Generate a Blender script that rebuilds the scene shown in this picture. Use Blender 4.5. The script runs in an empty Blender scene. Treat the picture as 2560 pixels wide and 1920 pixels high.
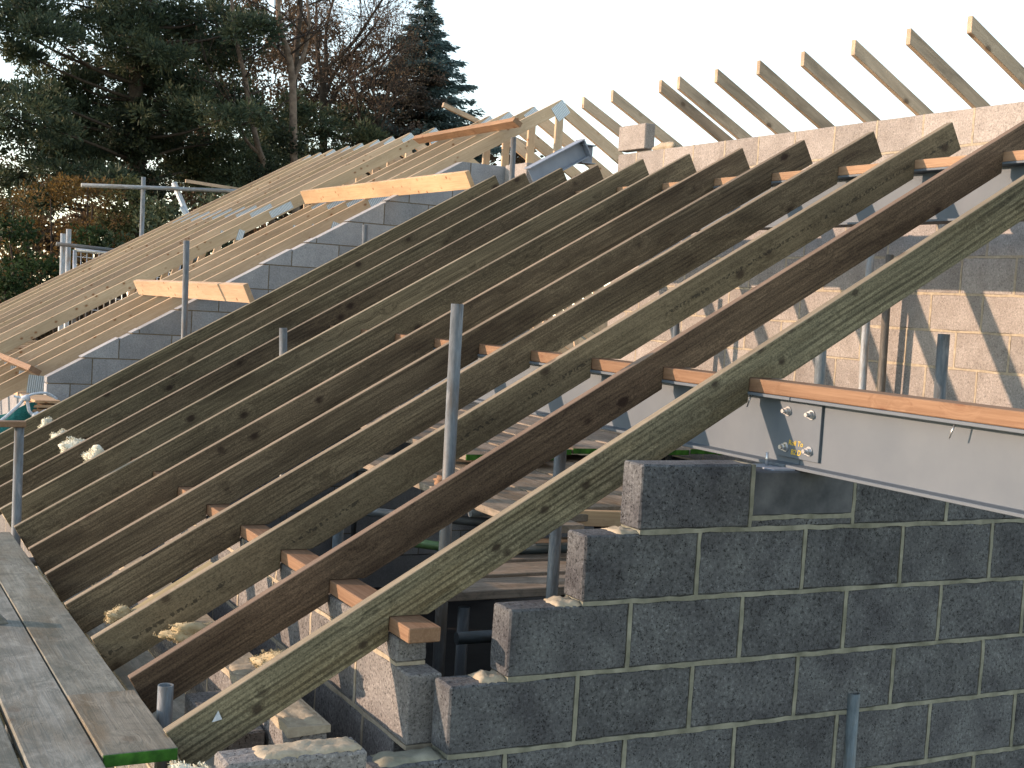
import bpy, bmesh, math, random
import numpy as np
from mathutils import Vector, Matrix

random.seed(7)
rng = np.random.default_rng(11)
R = math.radians
scene = bpy.context.scene

# ------------------------------------------------------------------ camera
cam_data = bpy.data.cameras.new("camera")
cam_data.sensor_width = 36.0
cam_data.lens = 46.52
cam_data.clip_start = 0.05
cam_data.clip_end = 2000.0
cam = bpy.data.objects.new("camera", cam_data)
scene.collection.objects.link(cam)
right = Vector((0.882579, -0.466058, 0.062004))
down = Vector((0.02696, -0.081494, -0.996309))
fwd = Vector((0.46939, 0.880993, -0.05936))
cam.matrix_world = Matrix(((right.x, -down.x, -fwd.x, 0), (right.y, -down.y, -fwd.y, 0),
                           (right.z, -down.z, -fwd.z, 0), (0, 0, 0, 1)))
scene.camera = cam

# ------------------------------------------------------------------ light
SUN_TO = Vector((-1.0, 0.516, 0.21)).normalized()          # towards the low morning sun
sun_el = math.asin(SUN_TO.z)
sun_az = math.atan2(SUN_TO.x, SUN_TO.y)
world = bpy.data.worlds.new("World")
scene.world = world
world.use_nodes = True
wn, wl = world.node_tree.nodes, world.node_tree.links
wn.clear()
wout = wn.new("ShaderNodeOutputWorld")
wbg = wn.new("ShaderNodeBackground")
sky = wn.new("ShaderNodeTexSky")
sky.sky_type = 'NISHITA'
sky.sun_disc = False
sky.sun_elevation = sun_el
sky.sun_rotation = sun_az % (2 * math.pi)
sky.air_density = 1.0
sky.dust_density = 0.12
sky.ozone_density = 1.0
whs = wn.new("ShaderNodeHueSaturation")
whs.inputs['Saturation'].default_value = 0.62
whs.inputs['Value'].default_value = 1.0
wl.new(sky.outputs[0], whs.inputs['Color'])
wl.new(whs.outputs[0], wbg.inputs[0])
wbg.inputs[1].default_value = 0.15
wl.new(wbg.outputs[0], wout.inputs[0])

sun_data = bpy.data.lights.new("sun", 'SUN')
sun_data.energy = 2.3
sun_data.angle = R(0.5)
sun_data.color = (1.0, 0.70, 0.50)
sun = bpy.data.objects.new("sun", sun_data)
scene.collection.objects.link(sun)
sun.rotation_euler = SUN_TO.to_track_quat('Z', 'Y').to_euler()
sun.location = (-20, 10, 12)

vs = scene.view_settings
vs.view_transform = 'Standard'
vs.look = 'None'
vs.exposure = 1.6
vs.gamma = 1.0
vs.use_curve_mapping = False
scene.render.engine = 'CYCLES'
scene.cycles.use_denoising = True
try:
    scene.cycles.denoiser = 'OPENIMAGEDENOISE'
except Exception:
    pass
scene.cycles.max_bounces = 5
scene.cycles.diffuse_bounces = 3
scene.cycles.transparent_max_bounces = 6

# ------------------------------------------------------------------ helpers
COL = scene.collection

def link(o, parent=None):
    COL.objects.link(o)
    if parent is not None:
        o.parent = parent
    return o

def thing(name, label, cat, loc=(0, 0, 0), group=None, kind=None):
    o = bpy.data.objects.new(name, None)
    o.location = loc
    o.empty_display_size = 0.1
    link(o)
    return tag(o, label, cat, group, kind)

def tag(o, label=None, cat=None, group=None, kind=None):
    if label: o['label'] = label
    if cat: o['category'] = cat
    if cat and not kind: kind = 'thing'
    if group: o['group'] = group
    if kind: o['kind'] = kind
    return o

def obj(name, me, mat=None, parent=None, loc=(0, 0, 0), rot=(0, 0, 0), color=None, mtx=None):
    o = bpy.data.objects.new(name, me)
    if mat is not None and len(me.materials) == 0:
        me.materials.append(mat)
    link(o, parent)
    if mtx is not None:
        o.matrix_local = mtx
    else:
        o.location = loc
        o.rotation_euler = rot
    if color is not None:
        o.color = (*color, 1.0)
    return o

def mesh_np(name, verts, faces_n, nper):
    """fast mesh: verts (N,3) array, faces_n (F,nper) array"""
    me = bpy.data.meshes.new(name)
    v = np.asarray(verts, dtype=np.float32)
    f = np.asarray(faces_n, dtype=np.int32)
    me.vertices.add(len(v))
    me.vertices.foreach_set("co", v.ravel())
    me.loops.add(f.size)
    me.loops.foreach_set("vertex_index", f.ravel())
    me.polygons.add(len(f))
    me.polygons.foreach_set("loop_start", np.arange(0, f.size, nper, dtype=np.int32))
    me.polygons.foreach_set("loop_total", np.full(len(f), nper, dtype=np.int32))
    me.update(calc_edges=True)
    return me

def bm_mesh(name, bm, smooth=False):
    bmesh.ops.recalc_face_normals(bm, faces=bm.faces[:])
    me = bpy.data.meshes.new(name)
    bm.to_mesh(me)
    bm.free()
    if smooth:
        me.polygons.foreach_set("use_smooth", [True] * len(me.polygons))
    return me

_boxes = {}
def box_me(sx, sy, sz, bev=0.003, mat=None, seed=0, cuts=0, jit=0.0):
    key = (round(sx, 4), round(sy, 4), round(sz, 4), bev, mat.name if mat else '', seed, cuts, jit)
    if key in _boxes:
        return _boxes[key]
    bm = bmesh.new()
    bmesh.ops.create_cube(bm, size=1.0)
    for v in bm.verts:
        v.co = Vector((v.co.x * sx, v.co.y * sy, v.co.z * sz))
    if bev > 0:
        bmesh.ops.bevel(bm, geom=bm.edges[:], offset=bev, segments=1, affect='EDGES')
    if cuts:
        bmesh.ops.subdivide_edges(bm, edges=[e for e in bm.edges if e.calc_length() > 0.03], cuts=cuts, use_grid_fill=True)
    if jit:
        rr = random.Random(seed * 31 + int(sx * 1000))
        for v in bm.verts:
            v.co += Vector((rr.uniform(-jit, jit), rr.uniform(-jit, jit), rr.uniform(-jit, jit)))
    me = bm_mesh('box', bm)
    if mat: me.materials.append(mat)
    _boxes[key] = me
    return me

def prism_xz(poly, y0, y1, bev=0.0):
    """polygon in (x,z) extruded from y0 to y1"""
    bm = bmesh.new()
    a = [bm.verts.new((p[0], y0, p[1])) for p in poly]
    b = [bm.verts.new((p[0], y1, p[1])) for p in poly]
    bm.faces.new(a)
    bm.faces.new(b[::-1])
    n = len(poly)
    for i in range(n):
        j = (i + 1) % n
        bm.faces.new((a[i], b[i], b[j], a[j]))
    bmesh.ops.recalc_face_normals(bm, faces=bm.faces[:])
    if bev > 0:
        bmesh.ops.bevel(bm, geom=bm.edges[:], offset=bev, segments=1, affect='EDGES')
    return bm

def tube_me(L, r=0.0242, thick=0.004, n=16):
    bm = bmesh.new()
    rings = []
    for (rad, z) in ((r, 0), (r, L), (r - thick, L), (r - thick, max(0, L - 0.25))):
        rings.append([bm.verts.new((rad * math.cos(2 * math.pi * i / n), rad * math.sin(2 * math.pi * i / n), z)) for i in range(n)])
    for k in range(3):
        for i in range(n):
            j = (i + 1) % n
            f = bm.faces.new((rings[k][i], rings[k][j], rings[k + 1][j], rings[k + 1][i]))
            f.smooth = (k != 1)
    bm.faces.new(rings[3])
    bm.faces.new(rings[0][::-1])
    me = bpy.data.meshes.new('tube')
    bmesh.ops.recalc_face_normals(bm, faces=bm.faces[:])
    bm.to_mesh(me); bm.free()
    return me

def between(p0, p1):
    p0, p1 = Vector(p0), Vector(p1)
    d = p1 - p0
    q = d.to_track_quat('Z', 'Y')
    return Matrix.Translation(p0) @ q.to_matrix().to_4x4(), d.length

# ------------------------------------------------------------------ materials
class NT:
    def __init__(self, name):
        self.m = bpy.data.materials.new(name)
        self.m.use_nodes = True
        self.t = self.m.node_tree
        self.t.nodes.clear()
        self.out = self.t.nodes.new("ShaderNodeOutputMaterial")
        self.b = self.t.nodes.new("ShaderNodeBsdfPrincipled")
        self.t.links.new(self.b.outputs[0], self.out.inputs[0])
        self.b.inputs['Roughness'].default_value = 0.85
        self.b.inputs['Specular IOR Level'].default_value = 0.25
    def n(self, typ, **kw):
        nd = self.t.nodes.new(typ)
        for k, v in kw.items():
            if k in nd.inputs.keys() if hasattr(nd.inputs, 'keys') else False:
                nd.inputs[k].default_value = v
            else:
                setattr(nd, k, v)
        return nd
    def l(self, a, b):
        self.t.links.new(a, b)
    def coords(self, scale=(1, 1, 1), rnd=37.0):
        tc = self.n("ShaderNodeTexCoord")
        oi = self.n("ShaderNodeObjectInfo")
        mul = self.n("ShaderNodeMath", operation='MULTIPLY'); mul.inputs[1].default_value = rnd
        self.l(oi.outputs['Random'], mul.inputs[0])
        add = self.n("ShaderNodeVectorMath", operation='ADD')
        self.l(tc.outputs['Object'], add.inputs[0])
        self.l(mul.outputs[0], add.inputs[1])
        mp = self.n("ShaderNodeMapping")
        mp.inputs['Scale'].default_value = scale
        self.l(add.outputs[0], mp.inputs['Vector'])
        return mp.outputs[0]
    def noise(self, vec, scale, detail=4, rough=0.55, dist=0.0):
        nz = self.n("ShaderNodeTexNoise")
        nz.inputs['Scale'].default_value = scale
        nz.inputs['Detail'].default_value = detail
        nz.inputs['Roughness'].default_value = rough
        nz.inputs['Distortion'].default_value = dist
        self.l(vec, nz.inputs['Vector'])
        return nz.outputs[0]
    def vor(self, vec, scale, feature='F1'):
        v = self.n("ShaderNodeTexVoronoi", feature=feature)
        v.inputs['Scale'].default_value = scale
        self.l(vec, v.inputs['Vector'])
        return v.outputs['Distance']
    def ramp(self, fac, stops):
        r = self.n("ShaderNodeValToRGB")
        el = r.color_ramp.elements
        while len(el) < len(stops): el.new(0.5)
        for e, (p, c) in zip(el, stops):
            e.position = p
            e.color = (*c, 1.0) if len(c) == 3 else c
        self.l(fac, r.inputs[0])
        return r.outputs[0]
    def mix(self, fac, a, b, mode='MIX'):
        m = self.n("ShaderNodeMix", data_type='RGBA', blend_type=mode)
        for sock, v in ((m.inputs[0], fac), (m.inputs[6], a), (m.inputs[7], b)):
            if hasattr(v, 'links'):
                self.l(v, sock)
            elif isinstance(v, tuple):
                sock.default_value = (*v, 1.0)
            else:
                sock.default_value = v
        return m.outputs[2]
    def bump(self, h, strength=0.3, dist=0.01, prev=None):
        bp = self.n("ShaderNodeBump")
        bp.inputs['Strength'].default_value = strength
        bp.inputs['Distance'].default_value = dist
        self.l(h, bp.inputs['Height'])
        if prev is not None:
            self.l(prev, bp.inputs['Normal'])
        return bp.outputs[0]
    def objcolor(self, col):
        oi = self.n("ShaderNodeObjectInfo")
        return self.mix(1.0, col, oi.outputs['Color'], 'MULTIPLY')
    def rand_value(self, col, lo, hi):
        oi = self.n("ShaderNodeObjectInfo")
        mr = self.n("ShaderNodeMapRange")
        mr.inputs[3].default_value = lo; mr.inputs[4].default_value = hi
        self.l(oi.outputs['Random'], mr.inputs[0])
        cc = self.n("ShaderNodeCombineColor")
        for i in range(3): self.l(mr.outputs[0], cc.inputs[i])
        return self.mix(1.0, col, cc.outputs[0], 'MULTIPLY')
    def done(self, col, normal=None, rough=None):
        self.l(col, self.b.inputs['Base Color'])
        if normal is not None: self.l(normal, self.b.inputs['Normal'])
        if rough is not None: self.b.inputs['Roughness'].default_value = rough
        return self.m

def wood_mat(name, c_dark, c_light, knot=(0.05, 0.025, 0.012), knot_amt=0.75, stain=None, stain_amt=0.0,
             grain=1.0, stamp=False, rnd=37.0, bump=0.25, dots=0.0, blotch=False, ks=1.0, ridge=0.0, grit=0.0):
    t = NT(name)
    tc = t.coords((1, 1, 1), rnd)
    def mp(s):
        m = t.n("ShaderNodeMapping"); m.inputs['Scale'].default_value = s
        t.l(tc, m.inputs['Vector']); return m.outputs[0]
    # knots bend the grain round them
    kd = t.vor(mp((5.5 * ks, 7.5 * ks, 7.5 * ks)), 1.0)
    kg = t.ramp(t.noise(mp((2.3, 2.0, 2.0)), 1.0, 1, 0.5), [(0.46, (0, 0, 0)), (0.52, (1, 1, 1))])
    # rings swirl round the knots: bend the lookup across the grain by the knot distance
    gv = t.n("ShaderNodeVectorMath", operation='MULTIPLY_ADD')
    kb = t.ramp(kd, [(0.0, (0, 1, 1)), (0.5, (0, 0, 0))])
    t.l(kb, gv.inputs[0]); gv.inputs[1].default_value = (0.0, 2.2, 2.2); t.l(mp((1.3, 55 * grain, 55 * grain)), gv.inputs[2])
    g1 = t.noise(gv.outputs[0], 1.0, 5, 0.65, 1.3)
    g2 = t.noise(mp((5.0, 210, 210)), 1.0, 3, 0.7, 0.3)
    gm = t.mix(0.35, g1, g2)
    col = t.ramp(gm, [(0.36, c_dark), (0.63, c_light)])
    if stain is not None:
        sn = t.noise(mp((1.4, 7, 7)), 1.0, 4, 0.6, 0.4)
        sf = t.ramp(sn, [(0.45, (0, 0, 0)), (0.68, (stain_amt,) * 3)])
        col = t.mix(sf, col, stain)
    big = t.noise(mp((0.9, 3, 3)), 1.0, 3)
    col = t.mix(1.0, col, t.ramp(big, [(0.3, (0.72, 0.72, 0.72)), (0.7, (1.12, 1.12, 1.12))]), 'MULTIPLY')
    if ridge:
        # raised, weathered growth rings running the length of the face
        wv = t.n("ShaderNodeTexWave", wave_type='BANDS', bands_direction='Z')
        wv.inputs['Scale'].default_value = 1.0; wv.inputs['Distortion'].default_value = 14.0
        wv.inputs['Detail'].default_value = 3.0; wv.inputs['Detail Scale'].default_value = 0.6
        t.l(mp((0.9, 5, 15)), wv.inputs['Vector'])
        rp_ = t.ramp(t.noise(mp((1.1, 9, 9)), 1.0, 2, 0.5), [(0.38, (0.15, 0.15, 0.15)), (0.62, (1, 1, 1))])
        rf_ = t.mix(1.0, rp_, (ridge, ridge, ridge), 'MULTIPLY')
        col = t.mix(rf_, col, t.mix(1.0, col, t.ramp(wv.outputs[1], [(0.15, (0.42, 0.40, 0.38)), (0.55, (1.25, 1.25, 1.22))]), 'MULTIPLY'))
    if grit:
        gr = t.noise(mp((150, 190, 190)), 1.0, 2, 0.7)
        col = t.mix(grit, col, t.mix(1.0, col, t.ramp(gr, [(0.32, (0.35, 0.34, 0.33)), (0.5, (1.0, 1.0, 1.0)), (0.70, (1.55, 1.52, 1.48))]), 'MULTIPLY'))
    kf = t.ramp(kd, [(0.08, (knot_amt,) * 3), (0.13, (knot_amt * 0.75,) * 3), (0.16, (knot_amt * 0.3,) * 3), (0.26, (0, 0, 0))])
    kf = t.mix(1.0, kf, kg, 'MULTIPLY')
    col = t.mix(kf, col, knot)
    if blotch:
        bl = t.noise(mp((7, 9, 9)), 1.0, 6, 0.72, 0.8)
        col = t.mix(t.ramp(bl, [(0.40, (0.55, 0.55, 0.55)), (0.52, (0, 0, 0))]), col, (0.10, 0.105, 0.09))
        col = t.mix(t.ramp(bl, [(0.56, (0, 0, 0)), (0.72, (0.6, 0.6, 0.6))]), col, (0.36, 0.345, 0.30))
    if dots:
        sp = t.noise(mp((60, 60, 60)), 1.0, 2, 0.5)
        col = t.mix(t.ramp(sp, [(0.70, (0, 0, 0)), (0.76, (dots,) * 3)]), col, (0.03, 0.025, 0.02))
    if stamp:
        # broken line of an unreadable black grading stamp printed along the face
        sx = t.n("ShaderNodeSeparateXYZ"); tc2 = t.n("ShaderNodeTexCoord")
        t.l(tc2.outputs['Object'], sx.inputs[0])
        ab = t.n("ShaderNodeMath", operation='SUBTRACT'); ab.inputs[1].default_value = -0.075
        t.l(sx.outputs[2], ab.inputs[0])
        ab2 = t.n("ShaderNodeMath", operation='ABSOLUTE'); t.l(ab.outputs[0], ab2.inputs[0])
        lt = t.n("ShaderNodeMath", operation='LESS_THAN'); lt.inputs[1].default_value = 0.008
        t.l(ab2.outputs[0], lt.inputs[0])
        nz = t.noise(mp((75, 1, 60)), 1.0, 1, 0.4)
        nz2 = t.noise(mp((3.0, 0.1, 0.1)), 1.0, 1, 0.4)
        m1 = t.ramp(nz, [(0.50, (0, 0, 0)), (0.54, (1, 1, 1))])
        m2 = t.ramp(nz2, [(0.45, (0, 0, 0)), (0.5, (0.62, 0.62, 0.62))])
        mk = t.mix(1.0, t.mix(1.0, m1, m2, 'MULTIPLY'), lt.outputs[0], 'MULTIPLY')
        col = t.mix(mk, col, (0.015, 0.014, 0.012))
    col = t.objcolor(col)
    col = t.rand_value(col, 0.9, 1.1)
    nb = t.bump(gm, bump, 0.006)
    return t.done(col, nb, 0.8)

def block_mat(name, c1, c2, pit=0.8, lo=0.85, hi=1.15, bump=0.8, sc=1.0, con=1.0):
    t = NT(name)
    v = t.coords((1, 1, 1), 53.0)
    big = t.noise(v, 7, 4, 0.6)
    fine = t.noise(v, 95 * sc, 3, 0.7)
    vf = t.noise(v, 260 * sc, 2, 0.6)
    col = t.ramp(big, [(0.3, c1), (0.7, c2)])
    col = t.mix(1.0, col, t.ramp(fine, [(0.30, (0.22, 0.22, 0.22)), (0.44, (0.88, 0.88, 0.88)), (0.58, (1.08, 1.08, 1.08)), (0.74, (1.9, 1.9, 1.9))]), 'MULTIPLY')  # aggregate speckle; pit shade painted in too, since bump barely shows unlit
    if con < 1: col = t.mix(1 - con, col, t.ramp(big, [(0.3, c1), (0.7, c2)]))
    vd = t.vor(v, 130 * sc)
    pits = t.ramp(vd, [(0.12, (1 - pit, 1 - pit, 1 - pit)), (0.34, (1, 1, 1))])
    gate = t.ramp(t.noise(v, 30 * sc, 2, 0.5), [(0.38, (1, 1, 1)), (0.6, (0, 0, 0))])
    pits = t.mix(gate, (1.0, 1.0, 1.0), pits)
    col = t.mix(1.0, col, pits, 'MULTIPLY')  # shade inside the pits multiplied into the colour
    # whitish scuffs
    sc2 = t.noise(v, 14, 5, 0.7, 0.6)
    col = t.mix(t.ramp(sc2, [(0.66, (0, 0, 0)), (0.8, (0.35, 0.35, 0.35))]), col, (0.42, 0.42, 0.43))
    col = t.rand_value(col, lo, hi)
    n1 = t.bump(fine, bump * 0.6, 0.006)
    n2 = t.bump(pits, bump, 0.004, n1)
    return t.done(col, n2, 0.95)

def simple_mat(name, c1, c2, scale=6, rough=0.8, metal=0.0, bump=0.15, spec=0.25, rnd=17.0, det=4):
    t = NT(name)
    v = t.coords((1, 1, 1), rnd)
    nz = t.noise(v, scale, det, 0.6)
    col = t.ramp(nz, [(0.32, c1), (0.68, c2)])
    col = t.objcolor(col)
    t.b.inputs['Metallic'].default_value = metal
    t.b.inputs['Specular IOR Level'].default_value = spec
    return t.done(col, t.bump(nz, bump, 0.005), rough)

def galv_mat(name):
    t = NT(name)
    v = t.coords((1, 1, 0.22), 23.0)
    n1 = t.noise(v, 60, 5, 0.7)
    n2 = t.noise(v, 16, 5, 0.7)
    n3 = t.noise(v, 26, 4, 0.65, 0.5)
    col = t.ramp(n1, [(0.3, (0.085, 0.097, 0.10)), (0.7, (0.185, 0.20, 0.205))])
    col = t.mix(t.ramp(n2, [(0.48, (0, 0, 0)), (0.66, (0.7, 0.7, 0.7))]), col, (0.115, 0.085, 0.055))
    col = t.mix(t.ramp(n3, [(0.58, (0, 0, 0)), (0.68, (0.8, 0.8, 0.8))]), col, (0.26, 0.255, 0.245))
    col = t.objcolor(col)
    t.b.inputs['Metallic'].default_value = 0.2
    t.b.inputs['Specular IOR Level'].default_value = 0.5
    return t.done(col, t.bump(n1, 0.25, 0.003), 0.48)

def plate_mat(name):
    """pressed nail plate: galvanised, ribbed"""
    t = NT(name)
    v = t.coords((1, 1, 1), 0.0)
    w = t.n("ShaderNodeTexWave", wave_type='BANDS', bands_direction='X')
    w.inputs['Scale'].default_value = 18.0
    t.l(v, w.inputs['Vector'])
    col = t.ramp(w.outputs[1], [(0.25, (0.30, 0.36, 0.40)), (0.7, (0.62, 0.68, 0.72))])
    t.b.inputs['Metallic'].default_value = 0.3
    return t.done(col, t.bump(w.outputs[1], 0.5, 0.004), 0.45)

def leaf_mat(name, cols, scale=0.7, transl=0.25):
    t = NT(name)
    tc = t.n("ShaderNodeTexCoord")
    n1 = t.noise(tc.outputs['Object'], scale, 4, 0.65)
    n2 = t.noise(tc.outputs['Object'], 9.0, 2, 0.6)
    nm = t.mix(0.5, n1, n2)
    k = len(cols)
    col = t.ramp(nm, [(0.34 + 0.32 * i / max(1, k - 1), c) for i, c in enumerate(cols)])
    t.l(col, t.b.inputs['Base Color'])
    t.b.inputs['Roughness'].default_value = 0.7
    tr = t.n("ShaderNodeBsdfTranslucent")
    t.l(col, tr.inputs[0])
    mx = t.n("ShaderNodeMixShader")
    mx.inputs[0].default_value = transl
    t.l(t.b.outputs[0], mx.inputs[1]); t.l(tr.outputs[0], mx.inputs[2])
    t.l(mx.outputs[0], t.out.inputs[0])
    return t.m

M = {}
M['rafter'] = wood_mat('treated_rafter_timber', (0.090, 0.071, 0.046), (0.245, 0.199, 0.131),
                       stain=(0.050, 0.035, 0.023), stain_amt=0.75, knot=(0.022, 0.012, 0.009), dots=0.45, knot_amt=0.85, ridge=0.35, grit=0.6)
M['rafter_coarse'] = wood_mat('coarse_grained_rafter_timber', (0.094, 0.084, 0.056), (0.245, 0.216, 0.147),
                       stain=(0.13, 0.085, 0.035), stain_amt=0.45, knot=(0.030, 0.020, 0.014), ks=1.5, dots=0.3, grain=0.75, bump=0.5, knot_amt=0.85, ridge=0.75, grit=0.6)
M['rafter_stamp'] = wood_mat('stamped_rafter_timber', (0.114, 0.092, 0.058), (0.230, 0.188, 0.122),
                       stain=(0.060, 0.044, 0.028), stain_amt=0.5, knot=(0.025, 0.014, 0.010), stamp=True, dots=0.3, ridge=0.15, grit=0.5)
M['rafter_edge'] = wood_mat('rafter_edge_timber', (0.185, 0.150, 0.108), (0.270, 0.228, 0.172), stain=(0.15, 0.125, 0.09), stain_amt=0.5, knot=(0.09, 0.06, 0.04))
M['pine'] = wood_mat('fresh_pine', (0.495, 0.362, 0.235), (0.63, 0.495, 0.345), knot=(0.24, 0.11, 0.045), knot_amt=0.9, bump=0.1, ks=1.7)
M['orange_pine'] = wood_mat('orange_plate_timber', (0.215, 0.120, 0.068), (0.315, 0.195, 0.118), knot=(0.14, 0.05, 0.025), bump=0.15)
M['rafter_far'] = wood_mat('far_rafter_timber', (0.42, 0.315, 0.215), (0.58, 0.455, 0.325), stain=(0.13, 0.11, 0.085), stain_amt=0.55, knot=(0.08, 0.05, 0.03))
M['scaff_board'] = wood_mat('scaffold_board_timber', (0.172, 0.166, 0.143), (0.30, 0.288, 0.255), stain=(0.15, 0.115, 0.07), stain_amt=0.8, knot=(0.10, 0.065, 0.04), knot_amt=0.5, bump=0.35, dots=0.5, blotch=True)
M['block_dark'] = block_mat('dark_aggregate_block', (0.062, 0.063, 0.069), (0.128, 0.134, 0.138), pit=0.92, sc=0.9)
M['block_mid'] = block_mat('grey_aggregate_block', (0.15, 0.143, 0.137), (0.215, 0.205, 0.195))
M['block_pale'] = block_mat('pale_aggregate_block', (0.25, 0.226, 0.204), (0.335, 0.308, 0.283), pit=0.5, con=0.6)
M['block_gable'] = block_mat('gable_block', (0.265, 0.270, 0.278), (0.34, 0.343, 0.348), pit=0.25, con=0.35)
M['mortar'] = simple_mat('mortar', (0.135, 0.135, 0.102), (0.295, 0.290, 0.232), 13, 0.95, bump=0.8, det=8)
M['mortar_pale'] = simple_mat('pale_mortar', (0.30, 0.255, 0.185), (0.43, 0.37, 0.275), 38, 0.95, bump=0.8)
M['mortar_brown'] = simple_mat('brown_mortar', (0.13, 0.105, 0.072), (0.21, 0.175, 0.125), 30, 0.95, bump=0.5)
M['padstone'] = simple_mat('engineering_padstone', (0.045, 0.05, 0.058), (0.12, 0.125, 0.135), 9, 0.7, bump=0.1)
M['steel'] = simple_mat('grey_primed_steel', (0.096, 0.120, 0.145), (0.116, 0.140, 0.164), 5, 0.65, bump=0.03, spec=0.4)
M['steel_blue'] = simple_mat('blue_grey_steel', (0.20, 0.235, 0.29), (0.26, 0.295, 0.35), 5, 0.5, bump=0.03, spec=0.4)
M['zinc'] = simple_mat('zinc_fixing', (0.50, 0.51, 0.52), (0.7, 0.71, 0.72), 20, 0.3, metal=0.8, bump=0.02, spec=0.5)
M['galv'] = galv_mat('galvanised_tube')
M['nailplate'] = plate_mat('nail_plate_metal')
M['green_paint'] = simple_mat('green_board_paint', (0.012, 0.06, 0.006), (0.05, 0.17, 0.018), 25, 0.7)
M['pale_green_paint'] = simple_mat('lime_board_paint', (0.10, 0.30, 0.02), (0.46, 0.60, 0.25), 45, 0.7)
M['wool'] = simple_mat('insulation_wool', (0.60, 0.57, 0.44), (0.74, 0.72, 0.60), 24, 1.0, bump=0.6)
M['foam'] = simple_mat('expanding_foam', (0.36, 0.28, 0.155), (0.52, 0.43, 0.27), 30, 0.9, bump=0.6)
M['rope'] = simple_mat('blue_white_rope', (0.42, 0.48, 0.55), (0.66, 0.70, 0.74), 60, 0.9, bump=0.5)
M['net'] = simple_mat('teal_debris_netting', (0.01, 0.10, 0.10), (0.03, 0.20, 0.19), 80, 0.8)
M['dark_floor'] = simple_mat('dark_site_floor', (0.018, 0.018, 0.02), (0.035, 0.034, 0.034), 3, 0.95)
M['tar'] = simple_mat('bitumen_painted_base', (0.010, 0.010, 0.011), (0.020, 0.020, 0.021), 4, 0.9)  # near-black colour stands in for the deep shade inside the void
M['sheet'] = simple_mat('dark_membrane', (0.04, 0.045, 0.055), (0.08, 0.085, 0.10), 8, 0.6)
M['ground'] = simple_mat('rough_ground', (0.045, 0.05, 0.02), (0.11, 0.09, 0.05), 0.6, 1.0, rnd=0.0)
M['yellow'] = simple_mat('yellow_crayon', (0.62, 0.42, 0.03), (0.70, 0.50, 0.05), 60, 0.8)
M['pine_leaf'] = leaf_mat('pine_needles', [(0.026, 0.042, 0.032), (0.050, 0.072, 0.042), (0.130, 0.128, 0.056)], 0.6)
M['ivy'] = leaf_mat('ivy_leaves', [(0.010, 0.016, 0.013), (0.024, 0.034, 0.020), (0.060, 0.068, 0.028)], 0.8)
M['ivy_lit'] = leaf_mat('pale_ivy_leaves', [(0.03, 0.04, 0.018), (0.09, 0.10, 0.04), (0.24, 0.22, 0.11)], 1.2)  # ivy leaves again, with caught light put into a paler colour
M['autumn'] = leaf_mat('autumn_leaves', [(0.038, 0.028, 0.014), (0.105, 0.064, 0.022), (0.26, 0.155, 0.038)], 0.7, 0.4)
M['brown_leaf'] = leaf_mat('dry_brown_leaves', [(0.055, 0.042, 0.032), (0.110, 0.075, 0.046), (0.20, 0.13, 0.072)], 0.7, 0.3)
M['shrub'] = leaf_mat('green_shrub_leaves', [(0.010, 0.022, 0.010), (0.024, 0.044, 0.016), (0.055, 0.085, 0.025)], 1.0)
M['spruce'] = leaf_mat('spruce_needles', [(0.055, 0.092, 0.098), (0.098, 0.150, 0.146), (0.155, 0.195, 0.175)], 0.8)
M['spruce_brown'] = leaf_mat('browned_conifer_needles', [(0.050, 0.055, 0.055), (0.095, 0.082, 0.068), (0.18, 0.118, 0.085)], 0.8)
M['bark'] = simple_mat('dark_bark', (0.025, 0.019, 0.014), (0.06, 0.046, 0.033), 9, 0.95, bump=0.6)
M['bark_pale'] = simple_mat('pale_bark', (0.075, 0.055, 0.042), (0.20, 0.15, 0.115), 6, 0.9, bump=0.5)
M['bark_twig'] = simple_mat('twig_bark', (0.028, 0.022, 0.019), (0.06, 0.044, 0.034), 6, 0.95)

# ------------------------------------------------------------------ ground
SL, C0 = 0.5806, -1.8216                     # roof plane: z = SL*x + C0
PITCH = math.atan(SL)
def T(x): return SL * x + C0
GZ = -4.4
bm = bmesh.new()
bmesh.ops.create_grid(bm, x_segments=40, y_segments=40, size=450)
for v in bm.verts:
    v.co.z = GZ + (0.4 * math.sin(v.co.x * 0.05) * math.cos(v.co.y * 0.06) if v.co.length > 40 else 0)
tag(obj('ground', bm_mesh('ground', bm), M['ground']), kind='structure', label='rough grassy ground around the building site', cat='ground')
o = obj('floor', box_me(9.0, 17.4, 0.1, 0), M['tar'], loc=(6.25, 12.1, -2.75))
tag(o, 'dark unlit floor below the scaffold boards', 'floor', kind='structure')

# ------------------------------------------------------------------ block walls
def mortar_strip(vs_, fs_, axis, a0, a1, z0, z1, front, back, seed, proud=0.0015, wob=0.004, step=0.045, sgn=-1):
    """wobbly joint along x (axis 'x', face at y=front) or y (axis 'y', face at x=front); front face slightly smeared over the blocks"""
    rr = random.Random(seed)
    n = max(1, int((a1 - a0) / step))
    base = len(vs_)
    for i in range(n + 1):
        a = a0 + (a1 - a0) * i / n
        f = front + sgn * (proud + rr.uniform(-0.002, 0.0012))
        zz = (z0 + rr.uniform(-wob, wob * 0.4), z1 + rr.uniform(-wob * 0.4, wob))
        for (d, z) in ((f, zz[0]), (f, zz[1]), (back, z1), (back, z0)):
            vs_.append((a, d, z) if axis == 'x' else (d, a, z))
    for i in range(n):
        p = base + 4 * i
        for k in range(4):
            fs_.append((p + k, p + (k + 1) % 4, p + 4 + (k + 1) % 4, p + 4 + k))
    e = base + 4 * n
    fs_.append((base, base + 1, base + 2, base + 3)); fs_.append((e + 3, e + 2, e + 1, e))

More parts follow.
